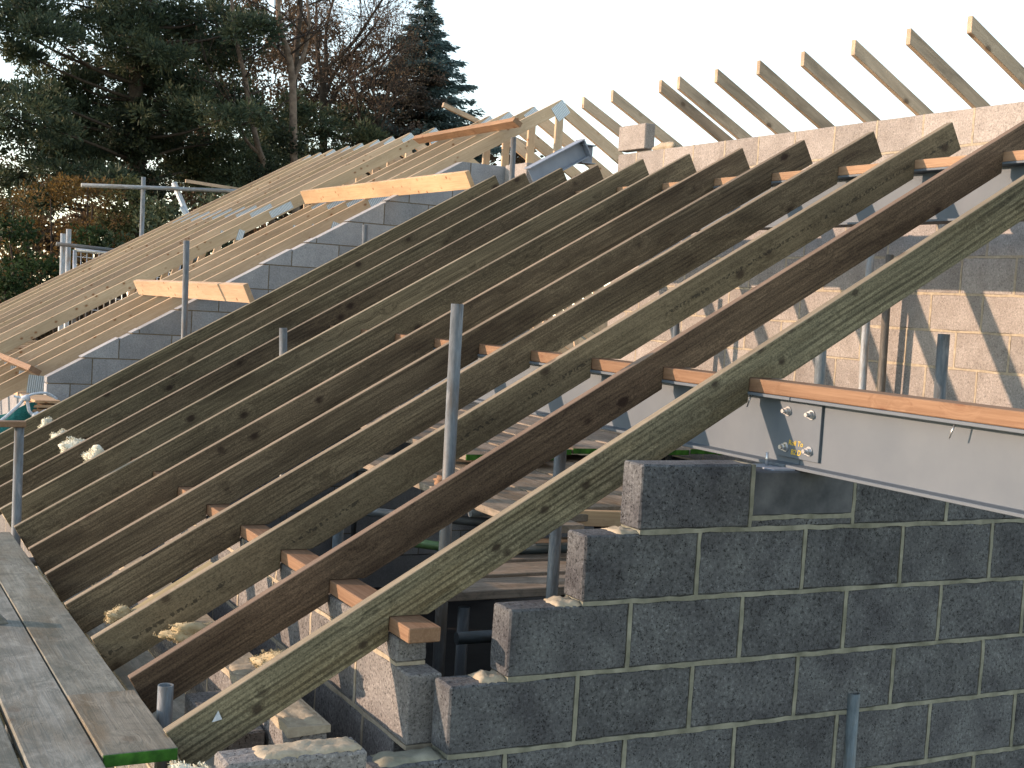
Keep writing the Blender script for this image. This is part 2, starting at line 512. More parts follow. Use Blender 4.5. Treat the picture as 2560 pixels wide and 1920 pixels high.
def mortar_perp(vs_, fs_, axis, a, w, z0, z1, front, back, seed, proud=0.0012, wob=0.003, sgn=-1):
    rr = random.Random(seed)
    n = 5
    base = len(vs_)
    for i in range(n + 1):
        z = z0 + (z1 - z0) * i / n
        f = front + sgn * (proud + rr.uniform(-0.002, 0.001))
        aa = (a - w / 2 - rr.uniform(0, wob), a + w / 2 + rr.uniform(0, wob))
        for (x, d) in ((aa[0], f), (aa[1], f), (a + w / 2, back), (a - w / 2, back)):
            vs_.append((x, d, z) if axis == 'x' else (d, x, z))
    for i in range(n):
        p = base + 4 * i
        for k in range(4):
            fs_.append((p + k, p + (k + 1) % 4, p + 4 + (k + 1) % 4, p + 4 + k))
    e = base + 4 * n
    fs_.append((base + 3, base + 2, base + 1, base)); fs_.append((e, e + 1, e + 2, e + 3))

def finish_mortar(vs_, fs_, mat, parent, name='mortar'):
    me = bpy.data.meshes.new(name)
    me.from_pydata(vs_, [], fs_)
    bm_ = bmesh.new(); bm_.from_mesh(me)
    bmesh.ops.recalc_face_normals(bm_, faces=bm_.faces[:])
    bm_.to_mesh(me); bm_.free()
    return obj(name, me, mat, parent)

def lump(name, loc, s, mat, parent=None, seed=0, sub=3, amp=0.10):
    bm_ = bmesh.new()
    bmesh.ops.create_icosphere(bm_, subdivisions=sub, radius=1.0)
    rr = random.Random(seed)
    for v in bm_.verts:
        c = v.co.copy()
        v.co *= 1.0 + rr.uniform(-amp, amp) + 0.22 * math.sin(4 * c.x + seed) * math.cos(3.3 * c.y + 2 * seed) + 0.12 * math.sin(7 * c.z + 5 * c.x + seed)
        v.co = Vector((v.co.x * s[0], v.co.y * s[1], max(-0.6, v.co.z) * s[2]))
    return obj(name, bm_mesh(name, bm_, True), mat, parent, loc=loc)

def rag_bed(name, x0, x1, y0, y1, z, th, mat, parent, seed, nx_=14, ny_=6, rag=0.012):
    """ragged bed of spread mortar: uneven top, torn edges"""
    rr = random.Random(seed)
    V, F = [], []
    for i in range(nx_ + 1):
        for j in range(ny_ + 1):
            u, w = i / nx_, j / ny_
            ed = min(u, 1 - u, w, 1 - w)
            x = x0 + (x1 - x0) * u + (rr.uniform(-rag, rag) if ed == 0 else 0)
            y = y0 + (y1 - y0) * w + (rr.uniform(-rag, rag) if ed == 0 else 0)
            h = th * (0.15 if ed == 0 else rr.uniform(0.65, 1.1)) * (0.7 + 0.3 * math.sin(9 * u + seed) * math.cos(5 * w))
            V.append((x, y, z + h))
    W = ny_ + 1
    for i in range(nx_):
        for j in range(ny_):
            F.append((i * W + j, (i + 1) * W + j, (i + 1) * W + j + 1, i * W + j + 1))
    n0 = len(V)
    V += [(a, b, z - 0.004) for (a, b, c) in V]
    F += [tuple(n0 + q for q in f[::-1]) for f in F]
    ring = [i * W for i in range(nx_)] + [nx_ * W + j for j in range(ny_)] + [i * W + ny_ for i in range(nx_, 0, -1)] + [j for j in range(ny_, 0, -1)]
    for k in range(len(ring)):
        a, b = ring[k], ring[(k + 1) % len(ring)]
        F.append((a, n0 + a, n0 + b, b))
    me = bpy.data.meshes.new(name); me.from_pydata(V, [], F)
    bm_ = bmesh.new(); bm_.from_mesh(me); bmesh.ops.recalc_face_normals(bm_, faces=bm_.faces[:]); bm_.to_mesh(me); bm_.free()
    me.polygons.foreach_set('use_smooth', [True] * len(me.polygons))
    return obj(name, me, mat, parent)

# --- stepped cross wall in the foreground: faces -Y at y = 3.52
FS = 0.972                                    # as-built block module 428 mm
FW = 3.42; FT = 0.115
wall = thing('block_wall', 'dark aggregate block wall with raked-back stepped end under the steel beam', 'wall')
vs_, fs_ = [], []
CH = 0.2245 * FS
rows = []
for r_ in range(1, 9):
    zb = -0.702 * FS - CH * (r_ - 1)
    perps = {1: [2.369, 2.815, 3.268, 3.722], 2: [2.172, 2.611, 3.060, 3.515, 3.969], 3: [1.919, 2.358, 2.809, 3.267, 3.728, 4.17],
             4: [1.73, 2.176, 2.62, 3.068, 3.517, 3.972]}.get(r_)
    if perps is None:
        perps = [1.49, 1.931, 2.371, 2.815, 3.268, 3.722, 4.172] if r_ % 2 else [1.72, 2.176, 2.62, 3.068, 3.517, 3.972]
    while perps[-1] < 5.4: perps.append(perps[-1] + 0.45)
    perps = [q_ * FS for q_ in perps]
    rows.append((zb, perps))
    J = 0.011
    for i in range(len(perps) - 1):
        a, b = perps[i] + (J / 2 if i else 0), perps[i + 1] - J / 2
        z0, z1 = zb + 0.006, zb + CH - 0.006
        if r_ == 1 and i == 1:
            obj('slip_block', box_me(b - a, FT, 0.024, 0.003, M['block_dark'], 3, 2, 0.001), None, wall, loc=((a + b) / 2, FW + FT / 2, z0 + 0.012))
            p_ = obj('padstone', box_me(b - a, FT + 0.004, 0.146, 0.004, M['padstone']), None, wall, loc=((a + b) / 2, FW + FT / 2, -0.4935 - 0.073))
            tag(p_, 'smooth dark precast padstone carrying the beam splice')
            mortar_strip(vs_, fs_, 'x', a, b, z0 + 0.024, -0.6395, FW, FW + FT - 0.006, 77)
        else:
            sd = (i * 7 + r_ * 3) % 4
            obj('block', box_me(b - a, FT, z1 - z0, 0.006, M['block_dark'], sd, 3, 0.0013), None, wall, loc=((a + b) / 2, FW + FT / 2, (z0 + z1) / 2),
                rot=(random.uniform(-.004, .004), 0, random.uniform(-.004, .004)))
        if i: mortar_perp(vs_, fs_, 'x', perps[i], J, z0, z1, FW, FW + FT - 0.006, r_ * 50 + i)
    mortar_strip(vs_, fs_, 'x', perps[0] + 0.004, perps[-1], zb - 0.006, zb + 0.006, FW, FW + FT - 0.006, r_ * 9)
finish_mortar(vs_, fs_, M['mortar'], wall)
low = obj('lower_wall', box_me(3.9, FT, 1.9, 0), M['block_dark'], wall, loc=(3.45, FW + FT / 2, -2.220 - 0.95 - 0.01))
# squeezed-out mortar on the steps
for i, (xa, xb, z, th) in enumerate([(2.235, 2.312, -0.6895, 0.016), (2.03, 2.122, -0.9075, 0.020), (1.79, 1.876, -1.126, 0.024), (1.48, 1.69, -1.3445, 0.020)]):
    rag_bed('mortar_bed', xa, xb, FW + 0.008, FW + FT - 0.008, z, th, M['mortar_pale'] if i < 3 else M['mortar'], wall, i, 8, 6, 0.007)

# --- inner leaf of the eaves wall: faces -X at x = 1.61
EX = 1.612; ET = 0.10
wall = thing('block_wall', 'inner block leaf of the eaves wall carrying the rafter feet', 'wall')
vs_, fs_ = [], []
def course_y(xf, thick, y0, y1, zb, zt, L, off, mat, cuts=0, seed=0, jz=0.012, bev=0.005, jit=0.0, slopname='block', sgn=-1, tri=None):
    y = y0
    first = True
    k = 0
    while y < y1 - 0.02:
        ye = min(y1, y + (off if first else L))
        first = False
        sd = (k * 5 + seed) % 3
        obj(slopname, box_me(thick, ye - y - jz * 0.9, zt - zb - jz, bev, mat, sd, cuts if y < 5.5 else 0, jit if y < 5.5 else 0), None, wall,
            loc=(xf + thick / 2, (y + ye) / 2, (zb + zt) / 2), rot=(0, 0, random.uniform(-.004, .004)))
        if ye < y1 - 0.02:
            mortar_perp(vs_, fs_, 'y', ye, jz, zb + jz / 2, zt - jz / 2, xf, xf + thick - 0.006, k + seed, sgn=sgn)
        y = ye; k += 1
    mortar_strip(vs_, fs_, 'y', y0 + 0.003, y1, zb - jz / 2, zb + jz / 2, xf, xf + thick - 0.004, seed + 1, step=0.08, sgn=sgn)
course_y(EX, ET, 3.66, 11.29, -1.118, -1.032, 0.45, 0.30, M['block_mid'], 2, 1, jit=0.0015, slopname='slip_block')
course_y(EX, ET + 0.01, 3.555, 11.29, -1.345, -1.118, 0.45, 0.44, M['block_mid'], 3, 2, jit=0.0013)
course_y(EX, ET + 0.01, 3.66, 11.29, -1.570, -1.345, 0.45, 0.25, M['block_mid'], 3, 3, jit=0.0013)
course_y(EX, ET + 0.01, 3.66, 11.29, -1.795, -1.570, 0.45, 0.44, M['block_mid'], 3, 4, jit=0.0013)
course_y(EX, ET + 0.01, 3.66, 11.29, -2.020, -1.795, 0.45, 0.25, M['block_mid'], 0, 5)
finish_mortar(vs_, fs_, M['mortar_pale'], wall)
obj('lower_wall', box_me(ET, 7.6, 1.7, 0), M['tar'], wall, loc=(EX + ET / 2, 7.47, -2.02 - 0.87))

# --- outer leaf with bare mortar bed on top
OX = 1.275
wall = thing('block_wall', 'low outer block leaf of the eaves wall topped with rough mortar', 'wall')
vs_, fs_ = [], []
ztop = -1.30
for c_ in range(4):
    course_y(OX, 0.125, 3.655 + 0.0 * c_, 11.29, ztop - 0.225 * (c_ + 1), ztop - 0.225 * c_, 0.45, 0.25 if c_ % 2 else 0.44, M['block_mid'], 2, 10 + c_, jit=0.0015)
mortar_strip(vs_, fs_, 'y', 3.65, 11.29, ztop - 0.004, ztop + 0.018, OX - 0.004, OX + 0.13, 91, wob=0.008)
finish_mortar(vs_, fs_, M['mortar_pale'], wall)
# corner block turned across the end, mortar smeared over its top
tag(obj('corner_block', box_me(0.40, 0.125, 0.215, 0.008, M['block_mid'], 1, 3, 0.0025), None, wall, loc=(1.20, FW - 0.02, -1.363)), 'corner block with mortar smeared along its top edge')
obj('corner_block', box_me(0.44, 0.125, 0.215, 0.006, M['block_mid'], 2, 3, 0.0015), None, wall, loc=(1.215, FW - 0.018, -1.59))
obj('corner_block', box_me(0.40, 0.125, 0.215, 0.006, M['block_mid'], 0, 3, 0.0015), None, wall, loc=(1.20, FW - 0.018, -1.82))
rag_bed('mortar_bed', 1.10, 1.385, FW - 0.07, FW + 0.035, -1.2555, 0.016, M['mortar_pale'], wall, 44, 18, 7, 0.008)
rag_bed('mortar_bed', OX + 0.004, OX + 0.122, 3.66, 4.35, -1.284, 0.014, M['mortar_pale'], wall, 45, 8, 24, 0.006)
obj('block', box_me(0.14, 0.44, 0.215, 0.006, M['block_mid'], 1, 3, 0.0015), None, wall, loc=(1.195, 4.05, -1.45))
obj('block', box_me(0.14, 0.44, 0.215, 0.006, M['block_mid'], 0, 3, 0.0015), None, wall, loc=(1.195, 4.05, -1.675))

# --- sunlit spine wall at the back: faces -X at x = 5.95
SX = 5.95
wall = thing('block_wall', 'sunlit pale block spine wall behind the rafters with level top', 'wall')
vs_, fs_ = [], []
ztop = 1.318; ch = 0.2185
for c_ in range(11):
    off = 0.40 if c_ % 2 == 0 else 0.22
    course_y(SX, 0.14, 3.67, 9.53, ztop - ch * (c_ + 1), ztop - ch * c_, 0.398, off, M['block_pale'], 0, 20 + c_, jz=0.011, bev=0.004)
finish_mortar(vs_, fs_, M['mortar_pale'], wall)
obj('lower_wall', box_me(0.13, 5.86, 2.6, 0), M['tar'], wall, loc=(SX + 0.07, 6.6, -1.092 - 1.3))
o = obj('concrete_block', box_me(0.10, 0.385, 0.205, 0.006, M['block_pale'], 2, 2, 0.001), None, None, loc=(SX + 0.052, 9.345, 1.443), rot=(0, 0, R(2)))
tag(o, 'single loose block standing on the end of the spine wall', 'block')
o = lump('mortar_lump', (SX + 0.08, 8.93, 1.335), (0.05, 0.16, 0.045), M['mortar_pale'], None, 5)
tag(o, 'pale lump of mortar beside the loose block on the wall', 'mortar')
wall = thing('block_wall', 'short sunlit return wall beside the blue-grey steel', 'wall')
vs_, fs_ = [], []
for c_ in range(4):
    course_y(5.79, 0.14, 10.84, 11.29, 1.325 - ch * (c_ + 1), 1.325 - ch * c_, 0.23, 0.23 if c_ % 2 else 0.44, M['block_pale'], 0, 60 + c_)
finish_mortar(vs_, fs_, M['mortar_pale'], wall)
obj('lower_wall', box_me(0.13, 0.44, 4.0, 0), M['block_pale'], wall, loc=(5.86, 11.065, 0.44 - 2.0))

# --- gable wall cut to the rake: faces -Y at y = 11.3
GY = 11.30; GT = 0.14
wall = thing('block_wall', 'grey gable wall with blocks cut to the roof slope below the trusses', 'wall')
vs_, fs_ = [], []
def clip(poly, f):
    out = []
    for i in range(len(poly)):
        a, b = poly[i], poly[(i + 1) % len(poly)]
        fa, fb = f(a), f(b)
        if fa <= 0: out.append(a)
        if (fa < 0) != (fb < 0) and abs(fa - fb) > 1e-9:
            t_ = fa / (fa - fb)
            out.append((a[0] + (b[0] - a[0]) * t_, a[1] + (b[1] - a[1]) * t_))
    return out
known = {-5: 2.34, -4: 2.51, -3: 2.72, -2: 2.881, -1: 3.11, 0: 3.541, 1: 3.742, 2: 4.398, 3: 4.595, 4: 4.832, 5: 5.44}
gch = 0.2187
for k_ in range(-11, 6):
    zb = 0.003 + gch * k_
    if k_ in known: px = known[k_]
    else: px = 2.30 + (0.22 if k_ % 2 else 0.0)
    while px > 1.9: px -= 0.435
    x = px
    while x < 5.93:
        a, b = max(x + 0.005, 1.72), min(x + 0.435 - 0.005, 5.93)
        if b - a > 0.03:
            po = [(a, zb + 0.005), (b, zb + 0.005), (b, zb + gch - 0.005), (a, zb + gch - 0.005)]
            rk = random.uniform(0.002, 0.026)
            po = clip(po, lambda p: p[1] - (T(p[0]) + rk))
            if len(po) >= 3:
                cx = sum(p[0] for p in po) / len(po); cz = sum(p[1] for p in po) / len(po)
                area = abs(sum(po[i][0] * po[(i + 1) % len(po)][1] - po[(i + 1) % len(po)][0] * po[i][1] for i in range(len(po)))) / 2
                if area > 0.0008:
                    me = bm_mesh('block', prism_xz([(p[0] - cx, p[1] - cz) for p in po], 0, GT, 0))
                    obj('block', me, M['block_gable'], wall, loc=(cx, GY, cz))
        x += 0.435
# mortar core recessed behind the block faces, cut to the same rake
core = clip([(1.73, -2.4), (5.92, -2.4), (5.92, 1.31), (1.73, 1.31)], lambda p: p[1] - (T(p[0]) - 0.002))
obj('mortar', bm_mesh('mortar', prism_xz(core, GY + 0.003, GY + GT - 0.004)), M['mortar_brown'], wall)
obj('lower_wall', box_me(4.2, GT - 0.01, 1.5, 0), M['block_gable'], wall, loc=(3.83, GY + GT / 2, -2.4 - 0.76))
wall = obj('block_wall', box_me(0.1, 9.6, 2.7, 0), M['block_gable'], loc=(1.66, 16.3, -2.42))
tag(wall, 'shaded eaves wall below the feet of the roof trusses', 'wall')

# ------------------------------------------------------------------ timber plates
def bar(name, x0, x1, y0, y1, z0, z1, mat, parent=None, bev=0.003, color=None):
    """long timber along Y; its own grain runs along local X"""
    me = box_me(y1 - y0, x1 - x0, z1 - z0, bev)
    if len(me.materials) == 0: me.materials.append(mat)
    else:
        me = me.copy(); me.materials.clear(); me.materials.append(mat)
    return obj(name, me, None, parent, loc=((x0 + x1) / 2, (y0 + y1) / 2, (z0 + z1) / 2), rot=(0, 0, R(90)), color=color)
tag(bar('wall_plate', 1.606, 1.712, 3.57, 9.9, -1.030, -0.984, M['orange_pine']), 'orange timber wall plate under the rafter feet on the eaves wall', 'timber')
tag(bar('timber_plate', 2.93, 3.052, 1.2, 9.80, -0.251, -0.204, M['orange_pine']), 'long orange timber plate lying on the lower steel beam', 'timber')
tag(bar('timber_plate', 4.672, 4.80, 2.6, 9.75, 0.772, 0.817, M['orange_pine'], color=(1.15, 1.25, 1.3)), 'timber plate on the upper steel beam near the rafter tops', 'timber')
tag(bar('wall_plate', 1.62, 1.71, 11.5, 20.9, -1.071, -1.027, M['pine']), 'timber wall plate below the feet of the roof trusses', 'timber')

# ------------------------------------------------------------------ steel beams
def ibeam_me(L, h, w, tf=0.011, tw=0.008):
    p = [(-w/2, 0), (w/2, 0), (w/2, tf), (tw/2, tf), (tw/2, h - tf), (w/2, h - tf), (w/2, h), (-w/2, h), (-w/2, h - tf), (-tw/2, h - tf), (-tw/2, tf), (-w/2, tf)]
    return bm_mesh('ibeam', prism_xz(p, 0, L, 0.0015))
BX = 2.99; BW = 0.134; BZ = -0.491; BH = 0.239
t1 = thing('steel_beam', 'pale grey steel beam passing over the block wall towards the camera', 'steel beam', (BX, 1.2, BZ))
obj('beam_section', ibeam_me(2.288, BH, BW), M['steel'], t1)
t2 = thing('steel_beam', 'pale grey lower steel beam running back below the middle of the rafters', 'steel beam', (BX, 3.493, BZ))
obj('beam_section', ibeam_me(6.3, BH, BW), M['steel'], t2)
sp = obj('splice_plate', box_me(0.010, 0.215, 0.192, 0.001), M['steel'], t1, loc=(-0.0095, 2.295, 0.126))
def bolt_me():
    bm_ = bmesh.new()
    def cyl(r, x0, x1, n):
        a = [bm_.verts.new((x0, r * math.cos(2 * math.pi * i / n), r * math.sin(2 * math.pi * i / n))) for i in range(n)]
        b = [bm_.verts.new((x1, r * math.cos(2 * math.pi * i / n), r * math.sin(2 * math.pi * i / n))) for i in range(n)]
        for i in range(n):
            j = (i + 1) % n
            bm_.faces.new((a[i], a[j], b[j], b[i]))
        bm_.faces.new(a); bm_.faces.new(b[::-1])
    cyl(0.0165, -0.004, 0.0, 16); cyl(0.0125, -0.016, -0.004, 6); cyl(0.0075, -0.028, -0.016, 10)
    return bm_mesh('bolt', bm_)
bme = bolt_me(); bme.materials.append(M['zinc'])
for (y, z) in ((3.556, -0.304), (3.435, -0.305), (3.556, -0.428), (3.434, -0.428)):
    obj('bolt', bme, None, sp, loc=(-0.005, y - 1.2 - 2.295, z - BZ - 0.126))
def text_me(s, size):
    cu = bpy.data.curves.new('txt', 'FONT')
    cu.body = s; cu.size = size; cu.extrude = 0.0004
    cu.shear = 0.15
    o_ = bpy.data.objects.new('txt', cu)
    COL.objects.link(o_)
    dg = bpy.context.evaluated_depsgraph_get()
    me = bpy.data.meshes.new_from_object(o_.evaluated_get(dg))
    bpy.data.objects.remove(o_)
    return me
# yellow crayon on the splice plate; text faces -X, reads towards -Y
rt = Matrix(((0, 0, -1), (-1, 0, 0), (0, 1, 0))).to_4x4()
for s, y, z, sz in (("Roll To", 3.543, -0.418, 0.025), ("B2.D", 3.528, -0.449, 0.026)):
    obj('crayon_lettering', text_me(s, sz), M['yellow'], sp, mtx=Matrix.Translation((-0.0058, y - 1.2 - 2.295, z - BZ - 0.126)) @ rt)
# shim plates and holding-down bolt on the padstone
obj('shim_plate', box_me(0.16, 0.10, 0.006, 0.0008), M['steel_blue'], t2, loc=(-0.06, 0.06, -0.0035))
obj('shim_plate', box_me(0.09, 0.06, 0.010, 0.0008), M['steel_blue'], t2, loc=(-0.115, -0.03, -0.002))
obj('anchor_bolt', tube_me(0.045, 0.005, 0.001, 8), M['zinc'], t2, loc=(-0.095, 0.06, 0.0))
# bent fixings hanging below the timber plate
for y in (3.72, 2.775, 5.0, 6.2):
    mt, L = between((BX - 0.05, y, BZ + BH - 0.013), (BX - 0.055, y + 0.012, BZ + BH - 0.055))
    me = tube_me(L, 0.0028, 0.0005, 8)
    o = obj('fixing_bolt', me, M['zinc'], t1 if y < 3.49 else t2, mtx=Matrix.Translation(Vector((-BX, -(1.2 if y < 3.49 else 3.493), -BZ))) @ mt)
t3 = thing('steel_beam', 'pale grey upper steel beam under the top ends of the rafters', 'steel beam', (4.735, 2.6, 0.517))
obj('beam_section', ibeam_me(7.13, 0.254, 0.134), M['steel'], t3)
# inclined blue-grey steel at the top of the far end
YB = 10.4
prof_L = 0.60
me = ibeam_me(prof_L, 0.165, 0.13, 0.010, 0.007)
d = Vector((math.cos(PITCH), 0, math.sin(PITCH)))
up = Vector((-math.sin(PITCH), 0, math.cos(PITCH)))
st = Vector((5.64, YB, 1.075))
mt = Matrix(((0, d.x, up.x, st.x), (-1, d.y, up.y, st.y), (0, d.z, up.z, st.z), (0, 0, 0, 1)))
t4 = thing('steel_beam', 'short inclined blue-grey steel beam with end plate near the truss apex', 'steel beam', (0, 0, 0))
obj('beam_section', me, M['steel_blue'], t4, mtx=mt)
obj('end_plate', box_me(0.15, 0.01, 0.175, 0.001), M['steel_blue'], t4, mtx=mt @ Matrix.Translation((0, prof_L + 0.006, 0.083)))
obj('stub_section', ibeam_me(0.14, 0.17, 0.13, 0.010, 0.007), M['steel_blue'], t4, loc=(6.085, YB + 0.01, 1.315), rot=(0, 0, R(-90)))

# ------------------------------------------------------------------ rafters
RY0, RSP = 3.719, 0.536
DEP = 0.145; RTH = 0.038
nx, nz = math.sin(PITCH) * DEP, -math.cos(PITCH) * DEP
VD = DEP / math.cos(PITCH)
def under(x): return T(x) - VD
def rafter_poly(x0, x1, dz=0.0):
    T = lambda q: SL * q + C0 + dz
    under = lambda q: T(q) - VD
    p = [(x0, T(x0)), (x1, T(x1)), (x1 + nx, T(x1) + nz)]
    for (xa, zt) in ((4.670, 0.819), (2.928, -0.202), (1.604, -0.982)):
        xb = (zt - C0 - dz + VD) / SL
        p += [(xb, zt), (xa, zt), (xa, under(xa))]
    p.append((x0 + nx, T(x0) + nz))
    return p
tints = [(0.98, 0.99, 0.94), (0.86, 0.74, 0.72), (1.08, 1.06, 1.0), (1.0, 0.97, 0.92), (0.98, 0.93, 0.89), (0.98, 0.92, 0.87),
         (1.0, 0.99, 0.93), (0.98, 0.99, 0.93), (0.92, 0.88, 0.85), (0.96, 0.98, 0.92), (0.92, 0.90, 0.86), (1.0, 1.03, 0.95)]
names = ['first rafter, green-stained with coarse grain, nearest the stepped block wall', 'second rafter from the stepped block wall, dark reddish brown with a big knot',
         'third rafter from the stepped block wall, faint printed stamp along its face', 'fourth rafter from the stepped block wall, olive brown',
         'fifth rafter from the stepped block wall, streaked reddish brown', 'sixth rafter from the stepped block wall, orange resin streak along it',
         'seventh rafter from the stepped block wall, greenish with dark knots', 'eighth rafter from the stepped block wall, insulation tuft on its lower end',
         'ninth rafter from the stepped block wall, dark with swirling grain', 'tenth rafter from the stepped block wall, third from the gable wall',
         'eleventh rafter from the stepped block wall, dark marks along its face', 'twelfth and last rafter, greenish, nearest the grey gable wall']
org = Vector((0.925, 0, T(0.925)))
mrot = Matrix.Rotation(-PITCH, 4, 'Y')
for i in range(12):
    y = RY0 + RSP * i + (0 if i < 3 else random.uniform(-0.004, 0.004))
    x0 = 0.925 + [0.005, 0.015, -0.005, -0.01, -0.005, 0, 0.005, 0, -.01, .01, 0, 0.01][i]
    x1 = 4.86 + [0.02, 0.03, 0.035, 0.03, 0.02, 0, 0, 0, -0.02, 0, -0.02, -0.005][i]
    bm_ = prism_xz(rafter_poly(x0, x1, 0.0 if i < 2 else 0.004 * (i - 1)), 0, RTH, 0.0022)
    Mi = mrot.inverted() @ Matrix.Translation(-org)
    bm_.transform(Mi)
    me = bm_mesh('rafter', bm_)
    me.materials.append(M['rafter_coarse'] if i == 0 else M['rafter_stamp'] if i in (2, 10) else M['rafter'])
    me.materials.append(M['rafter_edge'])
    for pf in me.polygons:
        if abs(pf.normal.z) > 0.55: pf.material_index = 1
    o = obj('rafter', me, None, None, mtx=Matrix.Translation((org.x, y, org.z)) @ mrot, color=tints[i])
    tag(o, names[i], 'rafter', 'sloping rafters of the lean-to roof')

# opposite slope beyond the spine wall: plumb-cut upper ends against the sky
opp_y = [6.237, 6.771, 7.307, 7.851, 8.375, 8.922, 9.455, 9.731, 10.52, 11.04]
s2 = math.tan(R(27.5))
for i, y in enumerate(opp_y):
    zt = 2.018 + 0.003 * (i % 3) + (0.012 if i > 5 else 0)
    L = 3.6
    vdp = 0.107
    poly = [(0, 0), (L, -s2 * L), (L, -s2 * L - vdp), (0, -vdp)]
    bm_ = prism_xz(poly, 0, 0.042, 0.002)
    rot2 = Matrix.Rotation(R(27.5), 4, 'Y')
    bm_.transform(rot2.inverted())
    o = obj('rafter', bm_mesh('rafter', bm_), M['rafter_far'], None, mtx=Matrix.Translation((6.47, y, zt)) @ rot2)
    od = ['highest', 'second highest', 'third highest', 'fourth highest', 'fifth highest', 'sixth highest', '', '', 'last but one', 'last'][i]
    lab = {6: 'plumb-cut rafter against the sky, higher of two set close together', 7: 'plumb-cut rafter against the sky, lower of two set close together',
           8: 'last but one plumb-cut rafter against the sky, just above the loose block', 9: 'lowest plumb-cut rafter against the sky, next to the truss apex'}.get(i)
    tag(o, lab or ('%s plumb-cut rafter rising against the sky beyond the spine wall' % od), 'rafter', 'plumb-cut rafters on the far slope')
o = bar('purlin', 8.9, 9.0, 5.4, 11.4, 0.40, 0.60, M['rafter_far'])
tag(o, 'purlin carrying the far slope rafters beyond the spine wall', 'timber')
o = obj('block_wall', box_me(0.14, 6.2, 4.75, 0), M['block_pale'], loc=(8.95, 8.4, 0.40 - 2.38))
tag(o, 'far eaves wall beyond the spine wall under the purlin', 'wall')

# ------------------------------------------------------------------ roof trusses
AX, AZ = 6.87, T(6.87)
def chord_poly(right=False):
    dep, dv = 0.125, 0.125 / math.cos(PITCH)
    xt = 0.60
    p = [(xt, T(xt)), (AX, AZ), (AX, AZ - dv), (xt + 0.06, T(xt + 0.06) - dv)]
    if right: p = [(2 * AX - a, b) for a, b in p][::-1]
    return p
def web_poly(a, b, w=0.075):
    dx, dz = b[0] - a[0], b[1] - a[1]
    l = math.hypot(dx, dz); px, pz = -dz / l * w / 2, dx / l * w / 2
    return [(a[0] + px, a[1] + pz), (b[0] + px, b[1] + pz), (b[0] - px, b[1] - pz), (a[0] - px, a[1] - pz)]
def local_prism(poly, th, ang):
    """prism whose local x axis runs along angle ang; returns mesh and matrix"""
    o_ = Vector((poly[0][0], 0, poly[0][1]))
    rot = Matrix.Rotation(-ang, 4, 'Y')
    bm_ = prism_xz(poly, 0, th, 0.002)
    bm_.transform(rot.inverted() @ Matrix.Translation(-o_))
    return bm_mesh('timber', bm_), Matrix.Translation(o_) @ rot
TH = 0.038
pieces = []
for nm, po, ang, yo in (('top_chord', chord_poly(), PITCH, 0), ('top_chord', chord_poly(True), -PITCH, 0),
                    ('bottom_chord', [(1.45, -1.025), (2 * AX - 1.45, -1.025), (2 * AX - 1.55, -0.935), (1.55, -0.935)], 0, 0.0005),
                    ('king_post', web_poly((AX, AZ - 0.10), (AX, -0.93), 0.085), R(90), 0.001),
                    ('web', web_poly((4.45, T(4.45) - 0.12), (4.0, -0.94)), R(75), 0.001),
                    ('web', web_poly((2 * AX - 4.45, T(4.45) - 0.12), (2 * AX - 4.0, -0.94)), R(105), 0.001)):
    me, mt = local_prism(po, TH - 2 * yo, ang)
    me.materials.append(M['pine'])
    pieces.append((nm, me, Matrix.Translation((0, yo, 0)) @ mt))
pl_sp = box_me(0.30, 0.004, 0.085, 0.0005, M['nailplate'])
pl_ap = box_me(0.17, 0.004, 0.16, 0.0005, M['nailplate'], 1)
pl_sm = box_me(0.075, 0.004, 0.13, 0.0005, M['nailplate'], 2)
plates = [(pl_sp, Vector((4.93, -0.001, T(4.93) - 0.075)), -PITCH), (pl_ap, Vector((AX, -0.001, AZ - 0.115)), R(-40)), (pl_sm, Vector((4.45, -0.001, T(4.45) - 0.14)), R(15)),
          (pl_ap, Vector((1.78, -0.001, -0.96)), R(5)), (pl_sp, Vector((2 * AX - 4.93, -0.001, T(4.93) - 0.075)), PITCH), (pl_sm, Vector((4.0, -0.001, -0.97)), 0)]
tr_y = [12.19, 12.79, 13.38, 13.86, 15.38, 16.16, 16.78, 17.30, 17.92, 18.43, 19.07, 19.66, 20.15]
tl = ['roof truss nearest the gable wall, its whole peak and nail plate showing against the sky', 'second roof truss behind the gable wall, diamond nail plate at its peak',
      'third roof truss behind the gable wall', 'fourth roof truss, last of the front set before the wide gap', 'first roof truss beyond the wide gap, ribbed splice plates in view',
      'second roof truss beyond the wide gap', 'third roof truss beyond the wide gap', 'fourth roof truss beyond the wide gap', 'fifth roof truss beyond the wide gap', 'sixth roof truss beyond the wide gap',
      'third roof truss from the far end near the trees', 'roof truss next to the farthest one by the trees', 'farthest roof truss in the row, outlined against the trees']
for i, y in enumerate(tr_y):
    rt_ = thing('roof_truss', tl[i], 'roof truss', (0, y, random.uniform(-0.006, 0.006)), 'pale pine roof trusses')
    tint = random.uniform(0.9, 1.05)
    for nm, me, mt in pieces:
        obj(nm, me, None, rt_, mtx=mt.copy(), color=(tint, tint * random.uniform(0.97, 1.0), tint * random.uniform(0.93, 1.0)))
    for me, p, a in plates:
        obj('nail_plate', me, None, rt_, loc=p, rot=(0, a, 0))

